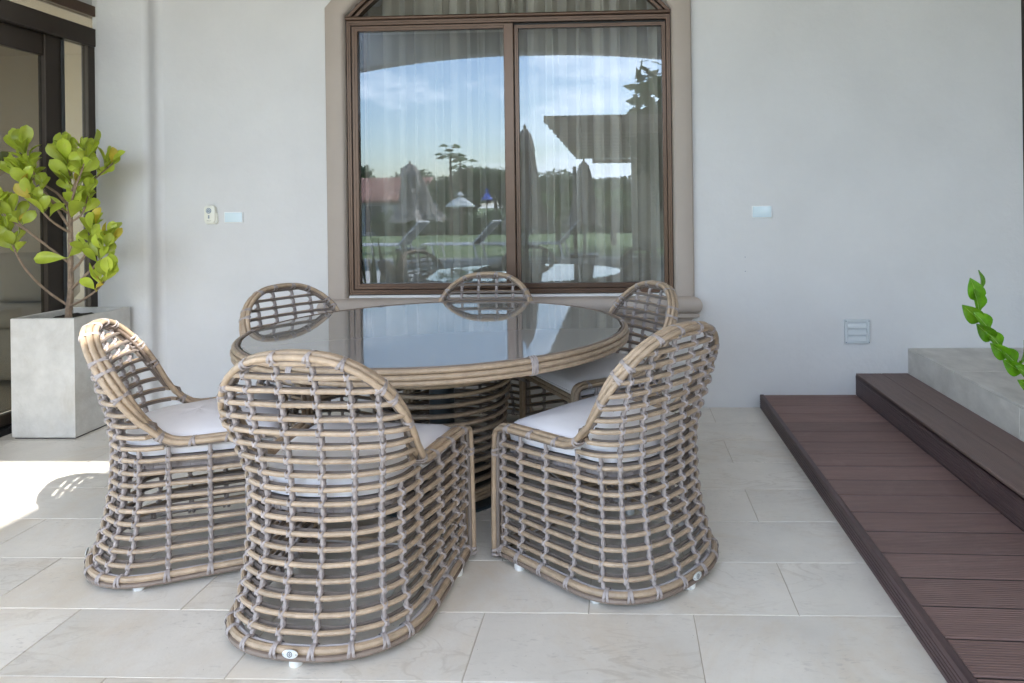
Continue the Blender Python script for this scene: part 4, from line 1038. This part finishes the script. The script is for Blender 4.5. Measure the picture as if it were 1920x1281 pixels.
def tree_(x, y, z0, h, r, n, m, lab, seed, group='trees at the end of the garden'):
    rn = random.Random(seed); t = empty('tree', (x, y, z0), 0, lab, 'tree', group)
    mb = MB(); mb.tube([(0, 0, 0), (.1, 0, h * .3), (0, .1, h * .7)], [.16, .12, .05], 8); mb.build('trunk', M['bark'], t)
    bl = [(rn.uniform(-r * .6, r * .6), rn.uniform(-r * .5, r * .5), h * rn.uniform(.42, .86), r * rn.uniform(.35, .55), h * rn.uniform(.14, .24)) for _ in range(9)]
    leaf_cloud(bl, n, .16, rn).build('crown', m, t, smooth=False)
for i, (x, y, h, r, lab) in enumerate([(-9.8, -33, 4.0, 1.9, 'dark dense tree mirrored right of the twin papaya trees'), (-7.6, -33.5, 4.3, 2.0, 'dark dense tree mirrored behind the blue parasol'), (-5.4, -33, 4.1, 2.0, 'dark dense tree mirrored beside the meeting stile'),
                                     (-19, -42, 5.0, 2.6, 'bushy tree mirrored over the cottage roof at the left edge'), (-15.4, -43, 4.3, 2.2, 'lower bushy tree mirrored over the cottage roof'), (-12.2, -36, 3.6, 2.0, 'dark round tree mirrored right of the cottage roof'),
                                     (-3.0, -30, 3.4, 2.0, 'dark tree mirrored behind the large closed parasol'), (-.4, -30, 3.2, 2.0, 'dark tree mirrored behind the palms'), (2.4, -30, 3.4, 2.2, 'dark tree mirrored behind the slatted roof pier')]):
    tree_(x, y, -.5, h, r, 5200, M['foliage'], lab, 30 + i)
mb = MB(); rn = random.Random(4); mb = leaf_cloud([(-13 + 1.5 * i, -30.5, .2, 1.0, .8) for i in range(13)], 14000, .12, rn)
tag(mb.build('hedge', M['foliage'], smooth=False), 'low dark hedge along the far edge of the lawn, mirrored in the panes', 'hedge')
tree_(.98, -4.9, 0, 3.7, .8, 1400, M['foliage'], 'leafy bough mirrored over the slatted roof at the right edge of the window', 77)
for x, h, lab in ((-9.2, 4.55, 'taller slender papaya tree mirrored in the left pane'), (-8.65, 4.0, 'shorter slender papaya tree mirrored in the left pane')):
    t = empty('papaya_tree', (x, -29.2, -.5), 0, lab, 'tree', 'twin papaya trees'); rn = random.Random(int(h * 10))
    mb = MB(); mb.tube([(0, 0, 0), (.03, 0, h * .5), (0, 0, h)], [.09, .07, .05], 8); mb.build('trunk', M['bark'], t)
    for k in range(13):
        a = k * 2.4; el = rn.uniform(-.35, 1.25); d = Vector((math.cos(a) * math.cos(el), math.sin(a) * math.cos(el), math.sin(el))); L = rn.uniform(.35, .75); mb = MB()
        mb.tube([(0, 0, h), tuple(Vector((0, 0, h)) + d * L)], .012, 4)
        for q in range(7):
            b = R_(-110 + 220 * q / 6); c = Vector((0, 0, h)) + d * L; e = (Matrix.Rotation(b, 3, 'Z') @ Vector((d.x, d.y, 0)).normalized()) * .32 + Vector((0, 0, -.16)); n_ = Vector((-e.y, e.x, 0)).normalized() * .11
            kk = len(mb.v); mb.v += [tuple(c), tuple(c + e * .6 + n_), tuple(c + e), tuple(c + e * .6 - n_)]; mb.f.append((kk, kk + 1, kk + 2, kk + 3))
        mb.build('leaf', M['foliage_light'], t, smooth=False)
def palm(x, y, h, r, lab, seed, cnt=13):
    t = empty('palm', (x, y, 0), 0, lab, 'palm', 'palms beyond the pool'); rn = random.Random(seed)
    mb = MB(); mb.tube([(0, 0, 0), (.02, 0, h)], [.11, .07], 8); mb.build('trunk', M['bark'], t)
    for k in range(cnt):
        a = k * 2.4 + rn.uniform(-.2, .2); el = rn.uniform(.2, 1.25); mb = MB(); pts = []
        for j in range(9):
            s = r * j / 8; pts.append(Vector((math.cos(a) * s * math.cos(el * (1 - .35 * j / 8)), math.sin(a) * s * math.cos(el * (1 - .35 * j / 8)), h + s * math.sin(el) - .55 * (s ** 2) / r)))
        mb.tube(pts, .012, 4)
        for j in range(36):
            u = .12 + .86 * j / 36; i0 = min(7, int(u * 8)); p = pts[i0].lerp(pts[i0 + 1], u * 8 - i0); T = (pts[i0 + 1] - pts[i0]).normalized(); S = T.cross(Vector((0, 0, 1))).normalized()
            for sg in (-1, 1):
                e = (S * sg * .8 + T * .6 + Vector((0, 0, -.25))).normalized() * (.36 * math.sin(math.pi * min(.95, u + .1)) + .08); n_ = T * .014; kk = len(mb.v)
                mb.v += [tuple(p - n_), tuple(p + n_), tuple(p + e)]; mb.f.append((kk, kk + 1, kk + 2))
        mb.build('frond', M['foliage_light'], t, smooth=False)
palm(-2.1, -14.8, 1.25, 1.25, 'feathery palm mirrored left of the closed parasol under the slatted roof', 3)
palm(-.25, -12.8, 1.2, 1.35, 'feathery palm mirrored right of the closed parasol under the slatted roof', 5)
bn = empty('banana_plant', (-1.6, -9.6, 0), 0, 'broad-leaved banana plant mirrored beside the large closed parasol', 'plant')
for k in range(6):
    a = R_(60 * k + 10); mb = MB(); rows = []
    for j in range(9):
        u = j / 8; s = .6 * u; c = Vector((math.cos(a) * s * .6, math.sin(a) * s * .6, .5 + 1.35 * u - .3 * u * u)); W = Vector((-math.sin(a), math.cos(a), 0)) * (.12 * math.sin(math.pi * max(0, u - .25) / .75) ** .7 + .012 if u > .25 else .012); rows.append([c - W, c + Vector((0, 0, -.02)), c + W])
    mb.quadstrip(rows); mb.build('leaf', M['foliage_light'], bn)
mb = MB(); mb.tube([(0, 0, 0), (0, 0, .62)], .05, 8); mb.build('stem', M['foliage_light'], bn)
# sword-leaved plant in a trough on the patio, left of the viewer
sn = empty('sword_plant', (-2.75, .55, 0), 0, 'sword-leaved plant with yellow edges mirrored in the lower left corner of the window', 'plant')
mb = MB(); mb.bbox(-.35, .35, -.13, .13, 0, .34, .01); mb.build('trough', M['pot'], sn, smooth=False)
rn = random.Random(9)
for k in range(15):
    x, y = -.30 + .042 * k, rn.uniform(-.07, .07); h = rn.uniform(.30, .62); tx, ty = rn.uniform(-.10, .10), rn.uniform(-.05, .05); a = rn.uniform(0, 3); rows, r2 = [], []
    for j in range(9):
        u = j / 8; wd = .026 * (1 - u ** 3) * (.6 + .8 * u * (1 - u) * 2) + .0005; A_ = a + u * .9; W = Vector((math.cos(A_), math.sin(A_), 0)); c = Vector((x + tx * u, y + ty * u, .32 + h * u)); rows.append([c - W * wd, c - W * wd * .72, c + Vector((-W.y, W.x, 0)) * .004, c + W * wd * .72, c + W * wd])
    mb = MB(); mb.quadstrip([r[1:4] for r in rows]); lf = mb.build('leaf', M['snake'], sn)
    mb = MB(); mb.quadstrip([r[0:2] for r in rows]); mb.quadstrip([r[3:5] for r in rows]); mb.build('leaf_edge', M['snake_edge'], lf)
